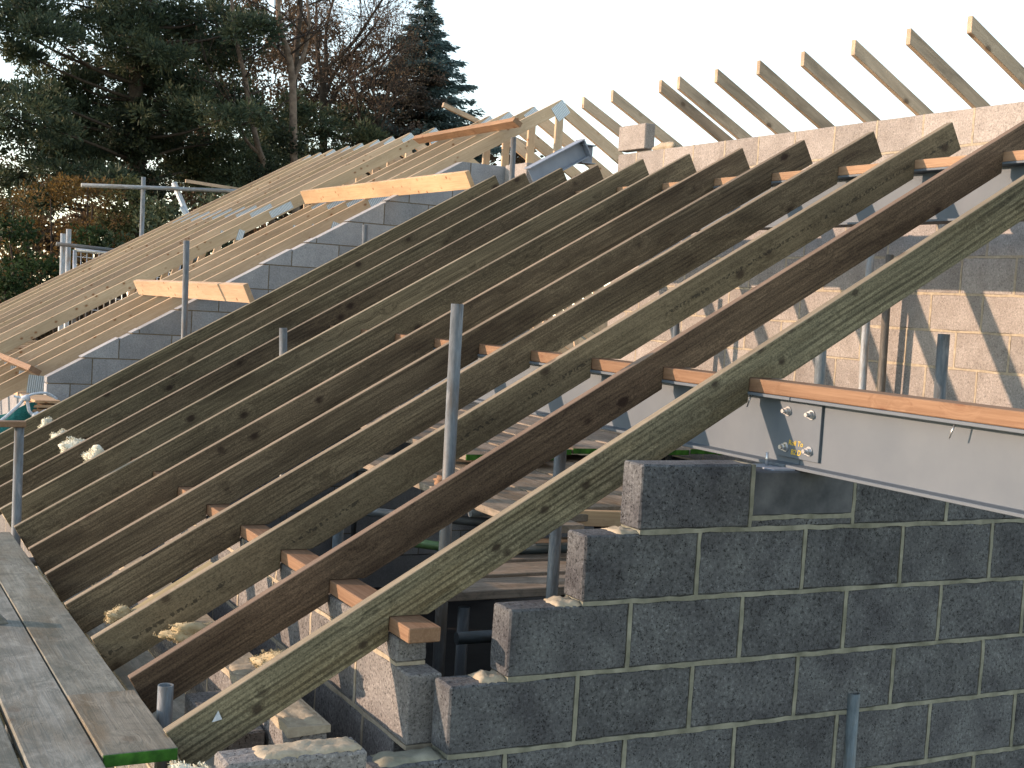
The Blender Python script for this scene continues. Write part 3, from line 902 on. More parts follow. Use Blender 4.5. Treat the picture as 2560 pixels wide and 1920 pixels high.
# boards fixed along the trusses
def board(name, label, p0, p1, w, th, lean, mat, color=None, cat='board'):
    """board from p0 to p1 (bottom edge), width w tilted by lean from vertical in the x-z plane"""
    p0, p1 = Vector(p0), Vector(p1)
    L = (p1 - p0).length
    ax = (p1 - p0).normalized()
    u = Vector((math.sin(lean), 0, math.cos(lean)))
    u = (u - ax * u.dot(ax)).normalized()
    v = u.cross(ax)
    me = box_me(L, th, w, 0.002).copy(); me.materials.clear(); me.materials.append(mat)
    c = (p0 + p1) / 2 + u * w / 2
    mt = Matrix(((ax.x, v.x, u.x, c.x), (ax.y, v.y, u.y, c.y), (ax.z, v.z, u.z, c.z), (0, 0, 0, 1)))
    return tag(obj(name, me, None, None, mtx=mt, color=color), label, cat)
board('brace_board', 'bright sunlit board lying on edge across the upper trusses', (4.715, 9.72, 0.925), (4.79, 14.05, 0.975), 0.148, 0.040, R(-27), M['pine'], (0.95, 0.86, 0.74))
board('brace_board', 'sunlit board with a pencil line lying on edge across the lower trusses', (2.955, 9.80, -0.10), (2.93, 13.55, -0.118), 0.148, 0.042, R(-25), M['pine'], (0.84, 0.78, 0.74))
board('brace_board', 'thin orange board lying across the trusses just below the ridge', (6.16, 11.70, 1.78), (6.24, 14.36, 1.83), 0.10, 0.05, R(-60), M['orange_pine'], (1.15, 1.2, 1.2))
board('brace_board', 'short orange-topped board end across the truss feet', (1.72, 11.65, T(1.72) + 0.004), (1.70, 13.62, T(1.70) + 0.004), 0.10, 0.05, R(-62), M['orange_pine'], (0.95, 1.0, 1.05))
board('brace_board', 'brown timber leaning up past the ridge in front of the tall conifer', (6.385, 14.12, 2.235), (7.6, 14.22, 1.90), 0.055, 0.04, 0, M['rafter_far'])

# ---- positions of boughs, trunks and shrubs (metres)
PINE_PADS = [(3.9, 39.43, 7.15, 2.04, 0.76), (5.33, 41.27, 7.62, 2.13, 0.71), (6.96, 40.22, 7.79, 2.25, 0.62), (8.98, 41.62, 8.11, 2.15, 0.75), (10.72, 41.75, 8.26, 2.16, 0.68), (11.15, 38.39, 7.59, 0.99, 0.4), (5.41, 38.08, 6.58, 1.15, 0.33), (8.17, 43.02, 7.64, 1.11, 0.33), (4.91, 39.56, 6.17, 0.68, 0.17), (8.42, 39.41, 6.67, 1.53, 0.44), (10.8, 43.97, 7.87, 1.52, 0.47), (11.09, 40.82, 7.51, 1.23, 0.35), (7.59, 43.02, 6.49, 2.23, 0.41), (8.89, 40.86, 6.39, 1.23, 0.53), (6.66, 41.83, 5.87, 1.08, 0.25), (5.11, 38.9, 4.93, 1.17, 0.34), (6.81, 41.81, 5.33, 1.98, 0.4), (8.99, 43.21, 6.12, 1.68, 0.6), (9.94, 41.14, 6.22, 1.42, 0.53), (11.42, 42.45, 6.94, 1.1, 0.4), (11.2, 42.03, 6.06, 1.45, 0.51), (4.83, 38.38, 4.16, 1.49, 0.6), (6.96, 42.55, 4.77, 2.2, 0.66), (8.54, 41.55, 5.11, 1.97, 0.68), (9.8, 39.81, 5.09, 1.72, 0.62), (10.61, 38.19, 4.96, 1.15, 0.49), (4.5, 43.19, 5.19, 1.12, 0.56), (5.81, 40.84, 3.64, 2.11, 0.53), (7.77, 42.31, 4.03, 2.01, 0.62), (9.96, 43.27, 4.49, 1.87, 0.71), (11.34, 42.28, 4.57, 1.28, 0.55), (5.28, 43.53, 2.86, 1.5, 0.49), (6.54, 40.37, 2.88, 1.57, 0.42), (10.78, 42.81, 3.66, 1.66, 0.52), (5.84, 40.67, 2.09, 1.23, 0.35), (10.38, 43.61, 3.59, 1.32, 0.38), (5.43, 43.27, 1.59, 1.12, 0.37), (7.25, 38.58, 2.72, 1.0, 0.33)]
PINE2_PADS = [(12.74, 42.54, 5.64, 1.1, 0.62), (14.09, 42.87, 5.91, 1.02, 0.63), (14.44, 45.86, 5.35, 1.38, 0.67), (15.4, 43.74, 5.53, 1.13, 0.47), (16.67, 44.51, 6.22, 0.96, 0.38), (12.7, 43.2, 4.26, 1.49, 0.56), (14.72, 44.03, 4.6, 1.33, 0.57), (15.87, 43.54, 4.77, 1.13, 0.41), (16.97, 43.4, 5.44, 0.75, 0.37), (11.95, 44.34, 3.56, 1.53, 0.42), (13.38, 44.34, 3.78, 1.34, 0.42), (17.7, 45.62, 4.95, 0.98, 0.35)]
PINE_TRUNK = [(8.99, 41.0, -1.27), (8.74, 41.0, 1.25), (8.5, 41.0, 4.29), (8.45, 41.0, 6.35), (8.66, 41.0, 7.62), (8.78, 41.0, 9.55)]
PINE2_TRUNK = [(14.85, 44.0, -1.11), (14.61, 44.0, 3.33), (14.34, 44.0, 5.82), (14.35, 44.0, 8.01), (14.42, 44.0, 9.88)]
PALE1 = [(12.64, 40.0, 0.96), (12.29, 40.0, 3.5), (12.0, 40.0, 4.32), (11.68, 40.0, 5.41), (11.48, 40.0, 6.36), (11.23, 40.0, 7.16), (11.1, 40.0, 7.69), (10.94, 40.0, 8.64)]
PALE1B = [(12.0, 40.0, 4.18), (11.58, 40.0, 4.55), (11.28, 40.0, 5.29)]
PALE2 = [(13.09, 39.0, 0.43), (12.77, 39.0, 4.61), (12.65, 39.0, 6.26), (12.49, 39.0, 7.06), (12.2, 39.0, 7.78), (12.06, 39.0, 8.64), (11.99, 39.0, 9.45)]
PALE2B = [(12.66, 39.0, 6.33), (12.94, 39.0, 7.13), (13.08, 39.0, 7.98), (12.9, 39.0, 9.19)]
BARE = [(16.69, 46.0, 0.25), (16.23, 46.0, 5.07), (16.08, 46.0, 7.2), (16.14, 46.0, 8.37)]
BARE_L = [[(16.1, 46.0, 6.88), (16.77, 46.0, 8.12), (17.59, 46.0, 9.41), (18.8, 46.0, 10.59)], [(16.17, 46.0, 6.22), (16.81, 46.0, 7.46), (17.83, 46.0, 8.44), (19.06, 46.0, 9.37)], [(16.15, 46.0, 8.2), (16.33, 46.0, 9.55), (16.61, 46.0, 10.91)], [(16.08, 46.0, 7.2), (15.68, 46.0, 8.79), (15.76, 46.0, 10.44)], [(16.21, 46.0, 5.56), (17.18, 46.0, 7.18), (18.41, 46.0, 7.84)], [(16.15, 46.0, 8.04), (17.07, 46.0, 9.16), (18.04, 46.0, 10.98)]]
BARE2 = [(17.36, 44.0, -0.01), (17.23, 44.0, 5.03), (17.58, 44.0, 6.53), (17.95, 44.0, 7.71)]
BARE2_L = [[(17.3, 44.0, 5.36), (17.83, 44.0, 6.72), (18.46, 44.0, 8.1)], [(17.23, 44.0, 5.03), (16.65, 44.0, 6.09), (16.41, 44.0, 7.34)], [(17.58, 44.0, 6.53), (17.44, 44.0, 7.48), (17.89, 44.0, 8.67)]]
AUT_PADS = [(5.47, 36.55, 2.14, 1.1, 0.47), (6.67, 37.29, 2.04, 0.96, 0.45), (5.0, 37.07, 1.39, 0.96, 0.48), (6.13, 37.47, 1.12, 1.29, 0.55), (6.92, 36.51, 1.29, 0.94, 0.38), (4.86, 34.99, 0.4, 1.21, 0.51), (6.49, 37.08, 2.51, 0.96, 0.32), (4.61, 37.39, 0.63, 0.64, 0.64), (6.49, 37.21, 0.27, 1.28, 0.55), (7.49, 36.21, 0.59, 0.94, 0.47), (5.7, 36.64, -0.27, 1.26, 0.63), (4.39, 35.13, 1.75, 0.76, 0.39), (7.16, 36.99, 0.75, 1.12, 0.48), (4.49, 36.22, -0.1, 0.94, 0.62)]
BROWN_PADS = [(13.9, 49.14, 8.47, 1.91, 1.06), (11.97, 48.25, 7.75, 1.46, 1.25), (16.03, 51.42, 9.07, 1.77, 1.33), (17.71, 51.96, 9.93, 1.57, 1.12), (12.93, 48.35, 9.4, 1.25, 0.83), (15.31, 51.2, 7.15, 2.21, 1.1), (16.49, 49.64, 7.13, 1.93, 1.07), (13.19, 48.6, 5.6, 1.89, 0.84), (12.87, 49.18, 4.76, 1.91, 0.64), (15.45, 51.08, 10.91, 1.98, 0.66), (15.0, 51.49, 4.06, 2.0, 0.55), (16.88, 48.18, 7.55, 1.25, 1.04), (18.55, 50.46, 6.19, 1.3, 0.65), (11.83, 48.18, 3.25, 1.87, 0.42), (21.11, 50.87, 6.51, 1.32, 0.57), (10.22, 49.32, 7.98, 2.55, 1.28), (8.8, 51.52, 4.66, 3.11, 1.33), (11.75, 51.92, 5.89, 2.69, 1.34), (9.75, 50.02, 3.14, 2.59, 0.65), (7.61, 51.99, 3.37, 2.24, 0.67), (18.38, 49.24, 7.86, 1.27, 1.06), (19.23, 48.31, 6.8, 1.25, 0.83), (20.58, 50.4, 8.46, 0.87, 0.87), (15.29, 48.13, 9.72, 1.24, 0.83), (14.31, 48.79, 5.23, 1.68, 0.84), (18.83, 49.63, 9.41, 1.07, 0.86), (6.31, 50.44, 2.34, 1.52, 0.65)]
IVY_PADS = [(8.37, 40.46, 4.77, 0.78, 0.7), (8.4, 40.42, 3.95, 0.87, 0.7), (8.49, 40.75, 3.16, 0.97, 0.7), (8.45, 40.53, 2.32, 1.01, 0.7), (8.67, 40.78, 1.66, 1.05, 0.7), (8.78, 40.76, 0.69, 1.05, 0.88)]
IVY2_PADS = [(11.75, 38.95, 3.52, 0.44, 0.67), (12.64, 38.98, 4.59, 0.5, 0.67), (12.69, 39.01, 3.76, 0.57, 0.84), (12.04, 39.06, 2.59, 0.51, 0.84)]
LIT_PADS = [(7.51, 37.56, 2.38, 0.45, 0.42), (7.34, 37.54, 1.85, 0.58, 0.49), (7.97, 37.57, 1.97, 0.58, 0.45), (7.47, 37.76, 1.36, 0.55, 0.42), (7.99, 37.5, 1.14, 0.65, 0.48)]
SHRUB_PADS = [(4.15, 33.86, 1.01, 0.44, 0.29), (4.46, 34.44, 0.37, 0.74, 0.45), (4.05, 33.48, -0.21, 0.72, 0.58), (4.89, 33.6, 0.07, 0.58, 0.35), (4.89, 34.96, -0.52, 0.9, 0.45), (6.24, 34.04, 0.96, 0.38, 0.21), (7.62, 34.1, 0.83, 1.18, 0.59), (8.14, 33.02, 1.66, 1.14, 0.57), (9.15, 33.83, 2.13, 0.87, 0.44), (8.68, 34.16, 1.15, 1.18, 0.59)]
WOOD_PADS = [(7.24, 56.08, 1.34, 1.93, 1.45), (9.78, 58.46, 1.18, 2.52, 1.51), (12.45, 58.53, 2.18, 3.03, 1.77), (14.41, 56.24, 3.66, 2.67, 1.7), (17.7, 58.51, 4.26, 2.77, 1.51), (20.05, 57.87, 5.08, 2.49, 1.5), (22.83, 58.72, 5.62, 2.28, 1.27), (24.35, 57.41, 6.34, 1.98, 0.99), (27.35, 58.83, 7.2, 1.52, 0.76), (8.07, 58.95, -0.89, 2.29, 1.52), (27.99, 56.09, 7.07, 1.21, 0.44), (29.55, 56.24, 7.14, 0.97, 0.34)]

class Veg:
    def __init__(self): self.v = []; self.f = []; self.n = 0
    def cards(self, pts, dirs, ln, wd, jitter=0.5):
        k = len(pts)
        d = dirs + rng.normal(0, jitter, (k, 3)); d /= np.linalg.norm(d, axis=1)[:, None] + 1e-9
        s = np.cross(d, rng.normal(0, 1, (k, 3))); s /= np.linalg.norm(s, axis=1)[:, None] + 1e-9
        L = (ln * rng.uniform(0.6, 1.4, k))[:, None]; W = (wd * rng.uniform(0.6, 1.3, k))[:, None] / 2
        a = pts - s * W * 0.4; b = pts + s * W * 0.4; m1 = pts + d * L * 0.55 + s * W; m0 = pts + d * L * 0.55 - s * W; e = pts + d * L
        V = np.stack([a, m0, e, m1, b], axis=1).reshape(-1, 3)
        idx = np.arange(k)[:, None] * 5 + self.n
        F = np.concatenate([idx + 0, idx + 1, idx + 2, idx + 3], axis=1)
        # quad a,m0,e,m1 (b folded in by tapering)
        self.v.append(V); self.f.append(F); self.n += 5 * k
    def mesh(self, name):
        return mesh_np(name, np.concatenate(self.v), np.concatenate(self.f), 4)
# ------------------------------------------------------------------ scaffold tubes
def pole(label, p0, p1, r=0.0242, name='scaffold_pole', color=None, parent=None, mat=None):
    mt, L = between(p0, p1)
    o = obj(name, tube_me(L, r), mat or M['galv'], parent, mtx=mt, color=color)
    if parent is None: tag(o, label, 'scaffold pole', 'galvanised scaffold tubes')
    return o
def coupler(loc, parent_label, axis='z'):
    """scaffold fitting: two half clamps with bolt"""
    t = thing('scaffold_coupler', parent_label, 'coupler', loc)
    for k, rot in enumerate(((0, 0, 0), (R(90), 0, 0))):
        bm_ = bmesh.new()
        bmesh.ops.create_cone(bm_, segments=14, radius1=0.033, radius2=0.033, depth=0.055, cap_ends=True)
        obj('clamp', bm_mesh('clamp', bm_), M['galv'], t, loc=(0, 0.05 * k, 0), rot=rot, color=(0.7, 0.7, 0.72))
    obj('clamp_bolt', tube_me(0.07, 0.007, 0.002, 8), M['zinc'], t, loc=(-0.04, 0, -0.035))
    return t
pole('tall scaffold pole standing up between the second and third rafters', (2.215, 4.60, -2.72), (2.192, 4.60, -0.008))
pole('slim scaffold pole standing in front of the gable wall beside the lower sunlit board', (2.70, 10.6, -2.72), (2.632, 10.6, 0.352))
pole('short scaffold pole top poking up between the eighth and ninth rafters', (2.68, 7.78, -2.72), (2.545, 7.78, -0.225))
pole('scaffold pole at the rafter feet with a timber rail on its top', (1.0, 7.2, -4.4), (0.97, 7.2, -0.785))
pole('short rust-stained pole stub beside the first rafter foot', (1.0, 4.0, -4.4), (0.994, 4.0, -1.228), color=(0.95, 1.0, 1.05))
pole('scaffold tube standing in front of the dark block wall', (3.275, 3.42, -4.4), (3.242, 3.42, -1.272), color=(0.85, 0.98, 1.05))
pole('dark scaffold pole with cut top beside the long orange plate and the spine wall', (4.10, 3.93, -2.72), (4.062, 3.93, -0.008), color=(0.8, 0.83, 0.85))
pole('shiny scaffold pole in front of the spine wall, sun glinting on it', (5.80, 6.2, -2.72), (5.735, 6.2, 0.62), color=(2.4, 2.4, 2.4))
pole('brownish scaffold pole just behind the shiny one by the spine wall', (5.86, 6.10, -2.72), (5.80, 6.10, 0.45), color=(0.9, 0.75, 0.6))
pole('scaffold pole with flaking rust below the first rafter by the spine wall', (4.06, 4.59, -2.72), (4.0, 4.59, -0.06), color=(1.2, 1.25, 1.25))
pole('scaffold pole seen between second and third rafters against the spine wall', (5.60, 7.95, -2.72), (5.55, 7.95, 0.22), color=(0.9, 0.95, 1.0))
pole('thin scaffold pole glimpsed beyond the fourth rafter by the spine wall', (5.72, 8.12, -2.72), (5.66, 8.12, 0.20), color=(1.3, 1.3, 1.25))
pole('scaffold pole standing through the platform between first and second rafters', (2.60, 4.42, -2.72), (2.585, 4.42, -0.40), color=(0.8, 0.8, 0.8))
pole('scaffold pole passing behind the ninth rafter end against the gable', (4.32, 10.9, -2.72), (4.26, 10.9, 0.62))
pole('scaffold pole beside the inclined blue-grey steel', (5.60, 10.62, -2.72), (5.52, 10.62, 1.50))
pole('horizontal scaffold tube lying on the front platform boards', (2.76, 5.30, -1.118), (3.9, 5.28, -1.118), color=(0.55, 0.65, 0.65))
pole('dark horizontal scaffold tube under the stepped block wall', (2.20, 4.45, -1.275), (3.9, 4.43, -1.275), color=(0.35, 0.4, 0.42))
pole('horizontal scaffold tube in the shadow below the third rafter', (2.40, 6.6, -1.13), (3.4, 5.9, -1.14), color=(1.0, 1.0, 1.0))
pole('lime-splashed scaffold tube in the void below the second rafter', (2.60, 6.3, -1.24), (3.3, 5.7, -1.27), color=(0.8, 1.3, 0.45))
coupler((2.50, 6.45, -1.13), 'scaffold coupler gripping the tube below the third rafter')
coupler((2.84, 5.28, -1.11), 'scaffold coupler on the end of the platform tube')
pole('dark upright scaffold pole beside the tall pole below the first rafter', (2.33, 4.66, -2.72), (2.33, 4.66, -1.21), color=(0.3, 0.33, 0.35))
pole('upright scaffold pole in the void between the first and second rafters', (2.12, 5.55, -2.72), (2.12, 5.55, -1.05), color=(0.5, 0.6, 0.65))

# far scaffold beyond the trusses
FY = 21.2
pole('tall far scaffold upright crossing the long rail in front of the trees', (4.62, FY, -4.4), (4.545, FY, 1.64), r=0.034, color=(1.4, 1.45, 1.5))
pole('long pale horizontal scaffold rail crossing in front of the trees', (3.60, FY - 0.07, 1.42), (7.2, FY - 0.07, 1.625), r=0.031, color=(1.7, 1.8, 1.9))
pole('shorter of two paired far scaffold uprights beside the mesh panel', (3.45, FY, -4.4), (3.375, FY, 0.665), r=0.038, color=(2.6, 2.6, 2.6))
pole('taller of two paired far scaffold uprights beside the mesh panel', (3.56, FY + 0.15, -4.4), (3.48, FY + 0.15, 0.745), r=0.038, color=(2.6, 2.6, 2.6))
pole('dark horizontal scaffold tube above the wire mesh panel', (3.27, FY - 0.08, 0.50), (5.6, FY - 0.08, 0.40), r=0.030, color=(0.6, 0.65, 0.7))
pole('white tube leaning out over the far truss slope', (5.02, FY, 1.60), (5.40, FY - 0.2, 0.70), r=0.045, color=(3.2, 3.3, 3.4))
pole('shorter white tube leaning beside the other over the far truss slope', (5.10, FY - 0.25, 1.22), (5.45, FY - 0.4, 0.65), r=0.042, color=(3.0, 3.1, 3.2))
board('plank', 'loose plank end sticking out past the far truss slope', (5.20, FY, 1.62), (6.9, FY, 1.52), 0.05, 0.04, 0, M['rafter_far'], cat='plank')
pn = thing('mesh_panel', 'white framed wire mesh barrier panel behind the truss slope', 'barrier', (3.56, FY, 0.43))
def rod(parent, a, b, r, nm):
    mt, L = between(a, b)
    obj(nm, tube_me(L, r, r * 0.3, 8), M['zinc'], parent, mtx=mt)
rod(pn, (0, 0, 0), (0.03, 0, -1.5), 0.03, 'frame_post'); rod(pn, (0, 0, 0), (1.6, 0, -0.05), 0.03, 'frame_rail')
rod(pn, (1.6, 0, -0.05), (1.63, 0, -1.5), 0.03, 'frame_post'); rod(pn, (0.03, 0, -1.5), (1.63, 0, -1.55), 0.03, 'frame_rail')
for i in range(17):
    rod(pn, (0.09 + 0.09 * i, 0, -0.003), (0.12 + 0.09 * i, 0, -1.5), 0.007, 'wire')
for i in range(7):
    rod(pn, (0, 0.014, -0.2 * i - 0.1), (1.6, 0.014, -0.2 * i - 0.15), 0.006, 'wire')

# ------------------------------------------------------------------ scaffold boards
def sboard(label, x0, x1, y0, y1, ztop, along='y', end_mat=None, group='scaffold boards', th=0.037, color=None, tilt=0.0):
    if along == 'y':
        me = box_me(y1 - y0, x1 - x0, th, 0.003, M['scaff_board'])
        o = obj('scaffold_board', me, None, None, loc=((x0 + x1) / 2, (y0 + y1) / 2, ztop - th / 2), rot=(tilt, 0, R(90)), color=color)
    else:
        me = box_me(x1 - x0, y1 - y0, th, 0.003, M['scaff_board'])
        o = obj('scaffold_board', me, None, None, loc=((x0 + x1) / 2, (y0 + y1) / 2, ztop - th / 2), rot=(0, tilt, 0), color=color)
    tag(o, label, 'scaffold board', group)
    if end_mat is not None:
        L = (y1 - y0) if along == 'y' else (x1 - x0)
        wd = (x1 - x0) if along == 'y' else (y1 - y0)
        obj('painted_end', box_me(0.006, wd - 0.004, th - 0.004, 0.001, end_mat), None, o, loc=(-L / 2 - 0.0015, 0, 0))
    return o
sboard('green-ended scaffold board overlapping its neighbour at the first rafter foot', 0.738, 0.945, 3.63, 4.20, -1.296, end_mat=M['green_paint'], color=(1.02, 0.97, 0.88))
sboard('scaffold board running along the lower ends of the rafters', 0.738, 0.922, 4.203, 7.02, -1.300, color=(0.98, 1.0, 0.95))
sboard('scaffold board between two dark gaps, second from the rafter feet', 0.545, 0.733, 2.3, 7.0, -1.302, color=(0.95, 0.98, 0.98))
sboard('scaffold board third from the rafter feet, beyond the wide dark gap', 0.335, 0.530, 2.3, 7.0, -1.310, color=(0.95, 1.0, 0.98))
sboard('scaffold board fourth from the rafter feet at the picture corner', 0.12, 0.325, 2.3, 7.0, -1.306, color=(0.9, 0.95, 0.95))
sboard('lower board end supporting the green-ended board', 0.62, 1.06, 3.30, 3.60, -1.352, along='x', color=(0.9, 0.9, 0.9))
pole('scaffold transom tube under the boards by the rafter feet', (0.0, 3.95, -1.37), (1.0, 3.95, -1.37), r=0.022)
pole('scaffold transom tube under the far end of the boards', (0.0, 6.6, -1.37), (1.15, 6.6, -1.37), r=0.022)
sboard('pale board set low between the rafter feet and the outer wall', 1.02, 1.20, 3.80, 6.9, -1.43, color=(1.1, 1.1, 1.05))
o = obj('timber_offcut', bm_mesh('offcut', prism_xz([(0, 0), (0.085, 0), (0.035, 0.05), (0, 0.045)], 0, 0.06, 0.001)), M['scaff_board'], loc=(0.60, 5.16, -1.302))
tag(o, 'small wedge-shaped timber offcut lying on the scaffold boards', 'offcut')
# front interior platform, boards along X with lime-painted ends
xs = 2.262
for i, (y0, y1, x0) in enumerate(((4.665, 4.885, 2.245), (4.93, 5.145, 2.36), (5.19, 5.40, 2.58), (5.43, 5.64, 2.75))):
    sboard(['lime-ended scaffold board nearest the stepped wall', 'second board of the low platform behind the stepped wall', 'third board of the low platform, tube lying on it', 'fourth board of the low platform behind the stepped wall'][i],
           x0, 4.6, y0, y1, -1.150 + 0.004 * i, along='x', end_mat=M['pale_green_paint'] if i < 2 else None, color=(1.15, 1.0, 0.9))
# middle platform, boards along Y
mid = [(2.93, 5.15), (3.175, 5.45), (3.42, 5.62), (3.665, 5.65), (3.91, 5.66), (4.155, 5.66), (4.40, 5.66), (4.645, 5.66), (4.89, 5.66)]
for i, (x0, y0) in enumerate(mid):
    sboard('%s board of the middle platform counted from its open edge' % ['first', 'second', 'third', 'fourth', 'fifth', 'sixth', 'seventh', 'eighth', 'ninth'][i],
           x0, x0 + 0.238, y0, 7.7, -0.985 - 0.006 * (i % 2), color=(1.2, 1.05, 0.93))
board('timber_length', 'cream timber on edge along the front of the middle platform', (3.28, 5.50, -1.05), (3.95, 5.30, -1.05), 0.075, 0.045, 0, M['pine'], (0.9, 0.85, 0.75), cat='timber')
o = lump('timber_chips', (2.98, 6.3, -0.955), (0.05, 0.06, 0.03), M['orange_pine'], None, 9)
tag(o, 'little heap of wood chips on the edge of the middle platform', 'debris')
# upper rear platform with green ends
for i in range(10):
    x0 = 3.46 + 0.232 * i
    sboard('%s board of the rear platform counted from its open edge' % ['first', 'second', 'third', 'fourth', 'fifth', 'sixth', 'seventh', 'eighth', 'ninth', 'tenth'][i],
           x0, x0 + 0.222, 7.02 if i < 3 else 7.34, 11.1, -0.90 - 0.007 * (i % 2), end_mat=M['green_paint'], color=(1.15, 1.02, 0.95))
for y in (5.9, 7.5):
    pole('scaffold transom under the %s platform boards' % ('middle' if y < 6 else 'rear'), (2.95, y, -1.05), (5.6, y, -1.05))
pole('scaffold transom under the far end of the rear platform', (3.3, 10.6, -0.97), (5.8, 10.6, -0.97))
pole('scaffold ledger under the low platform boards', (2.9, 4.6, -1.215), (2.9, 5.7, -1.215), color=(0.5, 0.5, 0.5))

# ------------------------------------------------------------------ insulation, rope, netting, timber odds and ends
def tuft(label, loc, s, seed, mat='wool', name='insulation_tuft'):
    """soft torn wool: lumpy core with a coat of short fibres"""
    rr = random.Random(seed)
    ph = [rr.uniform(0, 6) for _ in range(6)]
    def shape(c):
        return 1 + 0.25 * math.sin(4 * c.x + ph[0]) * math.cos(3 * c.y + ph[1]) + 0.16 * math.sin(7 * c.z + ph[2] + 3 * c.x)
    bm_ = bmesh.new()
    bmesh.ops.create_icosphere(bm_, subdivisions=3, radius=0.85)
    for v in bm_.verts:
        c = v.co * shape(v.co) * rr.uniform(0.92, 1.08)
        v.co = Vector((c.x * s[0], c.y * s[1], max(-0.5, c.z) * s[2]))
    o_ = obj(name, bm_mesh(name, bm_, True), M[mat], loc=loc)
    n = 900
    u = rng.normal(0, 1, (n, 3)); u /= np.linalg.norm(u, axis=1)[:, None]
    k_ = np.array([shape(Vector(a)) for a in u]) * 0.84
    p_ = u * k_[:, None]; p_[:, 2] = np.maximum(p_[:, 2], -0.5); p_ *= np.array(s)
    vv = Veg(); vv.cards(p_, u, 0.17 * min(s), 0.05 * min(s) + 0.002, 0.7)
    obj('fibres', vv.mesh('fibres'), M[mat], o_)
    return tag(o_, label, 'insulation', 'scraps of insulation')
tuft('pale wool tuft by the farthest rafters near the pole with a rail', (1.44, 9.34, -1.02), (0.062, 0.08, 0.075), 1)
tuft('small pale wool tuft second nearest the gable wall among the rafter feet', (1.425, 8.76, -1.03), (0.055, 0.07, 0.058), 2)
tuft('largest pale wool tuft among the rafter feet', (1.42, 8.20, -1.03), (0.078, 0.09, 0.08), 3)
tuft('pale wool tuft nearest the camera on the rafters by the pole with a rail', (1.45, 7.66, -1.01), (0.078, 0.085, 0.066), 4)
tuft('shaggy insulation tuft at the lower end of the first rafter', (0.945, 3.46, -1.335), (0.075, 0.07, 0.055), 5)
tuft('crumbly yellow foam lying in the cavity beside the first rafter', (1.385, 4.12, -1.225), (0.075, 0.085, 0.05), 6, 'foam')
tuft('torn yellow insulation hanging below the third rafter', (1.25, 4.66, -1.25), (0.14, 0.05, 0.045), 7, 'foam')
tuft('orange-tinted insulation scrap below the fourth rafter', (1.06, 5.02, -1.262), (0.07, 0.05, 0.035), 8, 'foam')
board('batten', 'pale greenish batten lying below the fourth rafter foot', (1.10, 5.02, -1.275), (1.42, 5.04, -1.09), 0.022, 0.06, 0, M['pine'], (0.50, 0.54, 0.45), cat='batten')
def rope_me(pts, r=0.012, n=6):
    P_ = [Vector(p) for p in pts]
    vs2, fs2 = [], []
    for i, p in enumerate(P_):
        d_ = (P_[min(i + 1, len(P_) - 1)] - P_[max(i - 1, 0)]).normalized()
        a_ = d_.cross(Vector((0, 0, 1)) if abs(d_.z) < 0.9 else Vector((1, 0, 0))).normalized(); b_ = d_.cross(a_)
        for k in range(n):
            t_ = 2 * math.pi * k / n
            vs2.append(p + a_ * r * math.cos(t_) + b_ * r * math.sin(t_))
    for i in range(len(P_) - 1):
        for k in range(n):
            fs2.append((i * n + k, i * n + (k + 1) % n, (i + 1) * n + (k + 1) % n, (i + 1) * n + k))
    me = bpy.data.meshes.new('rope'); me.from_pydata([tuple(v) for v in vs2], [], fs2); me.update()
    return me
def curve_pts(ctrl, n=8):
    out = []
    C = [ctrl[0]] + list(ctrl) + [ctrl[-1]]
    for i in range(1, len(C) - 2):
        p0, p1, p2, p3 = [Vector(c) for c in C[i - 1:i + 3]]
        for k in range(n):
            t_ = k / n
            out.append(0.5 * ((2 * p1) + (p2 - p0) * t_ + (2 * p0 - 5 * p1 + 4 * p2 - p3) * t_ ** 2 + (3 * p1 - p0 - 3 * p2 + p3) * t_ ** 3))
    out.append(Vector(ctrl[-1]))
    return out
rp = thing('rope', 'knotted blue-white rope by the gable foot above the teal netting', 'rope', (0, 0, 0))
obj('strand', rope_me(curve_pts([(1.16, 10.5, -1.20), (1.30, 10.5, -1.085), (1.40, 10.5, -0.985), (1.45, 10.5, -0.925), (1.47, 10.5, -0.98), (1.485, 10.5, -1.03), (1.53, 10.5, -1.055), (1.60, 10.5, -1.02), (1.69, 10.5, -0.995)]), 0.013), M['rope'], rp)
obj('strand', rope_me(curve_pts([(1.37, 10.52, -0.915), (1.44, 10.5, -0.925), (1.50, 10.5, -0.895), (1.60, 10.5, -0.885), (1.68, 10.52, -0.93)]), 0.010), M['rope'], rp)
for i, p in enumerate(((1.45, 10.49, -0.93), (1.535, 10.49, -1.055))):
    lump('knot', p, (0.03, 0.03, 0.03), M['rope'], rp, 70 + i, 2, 0.3)
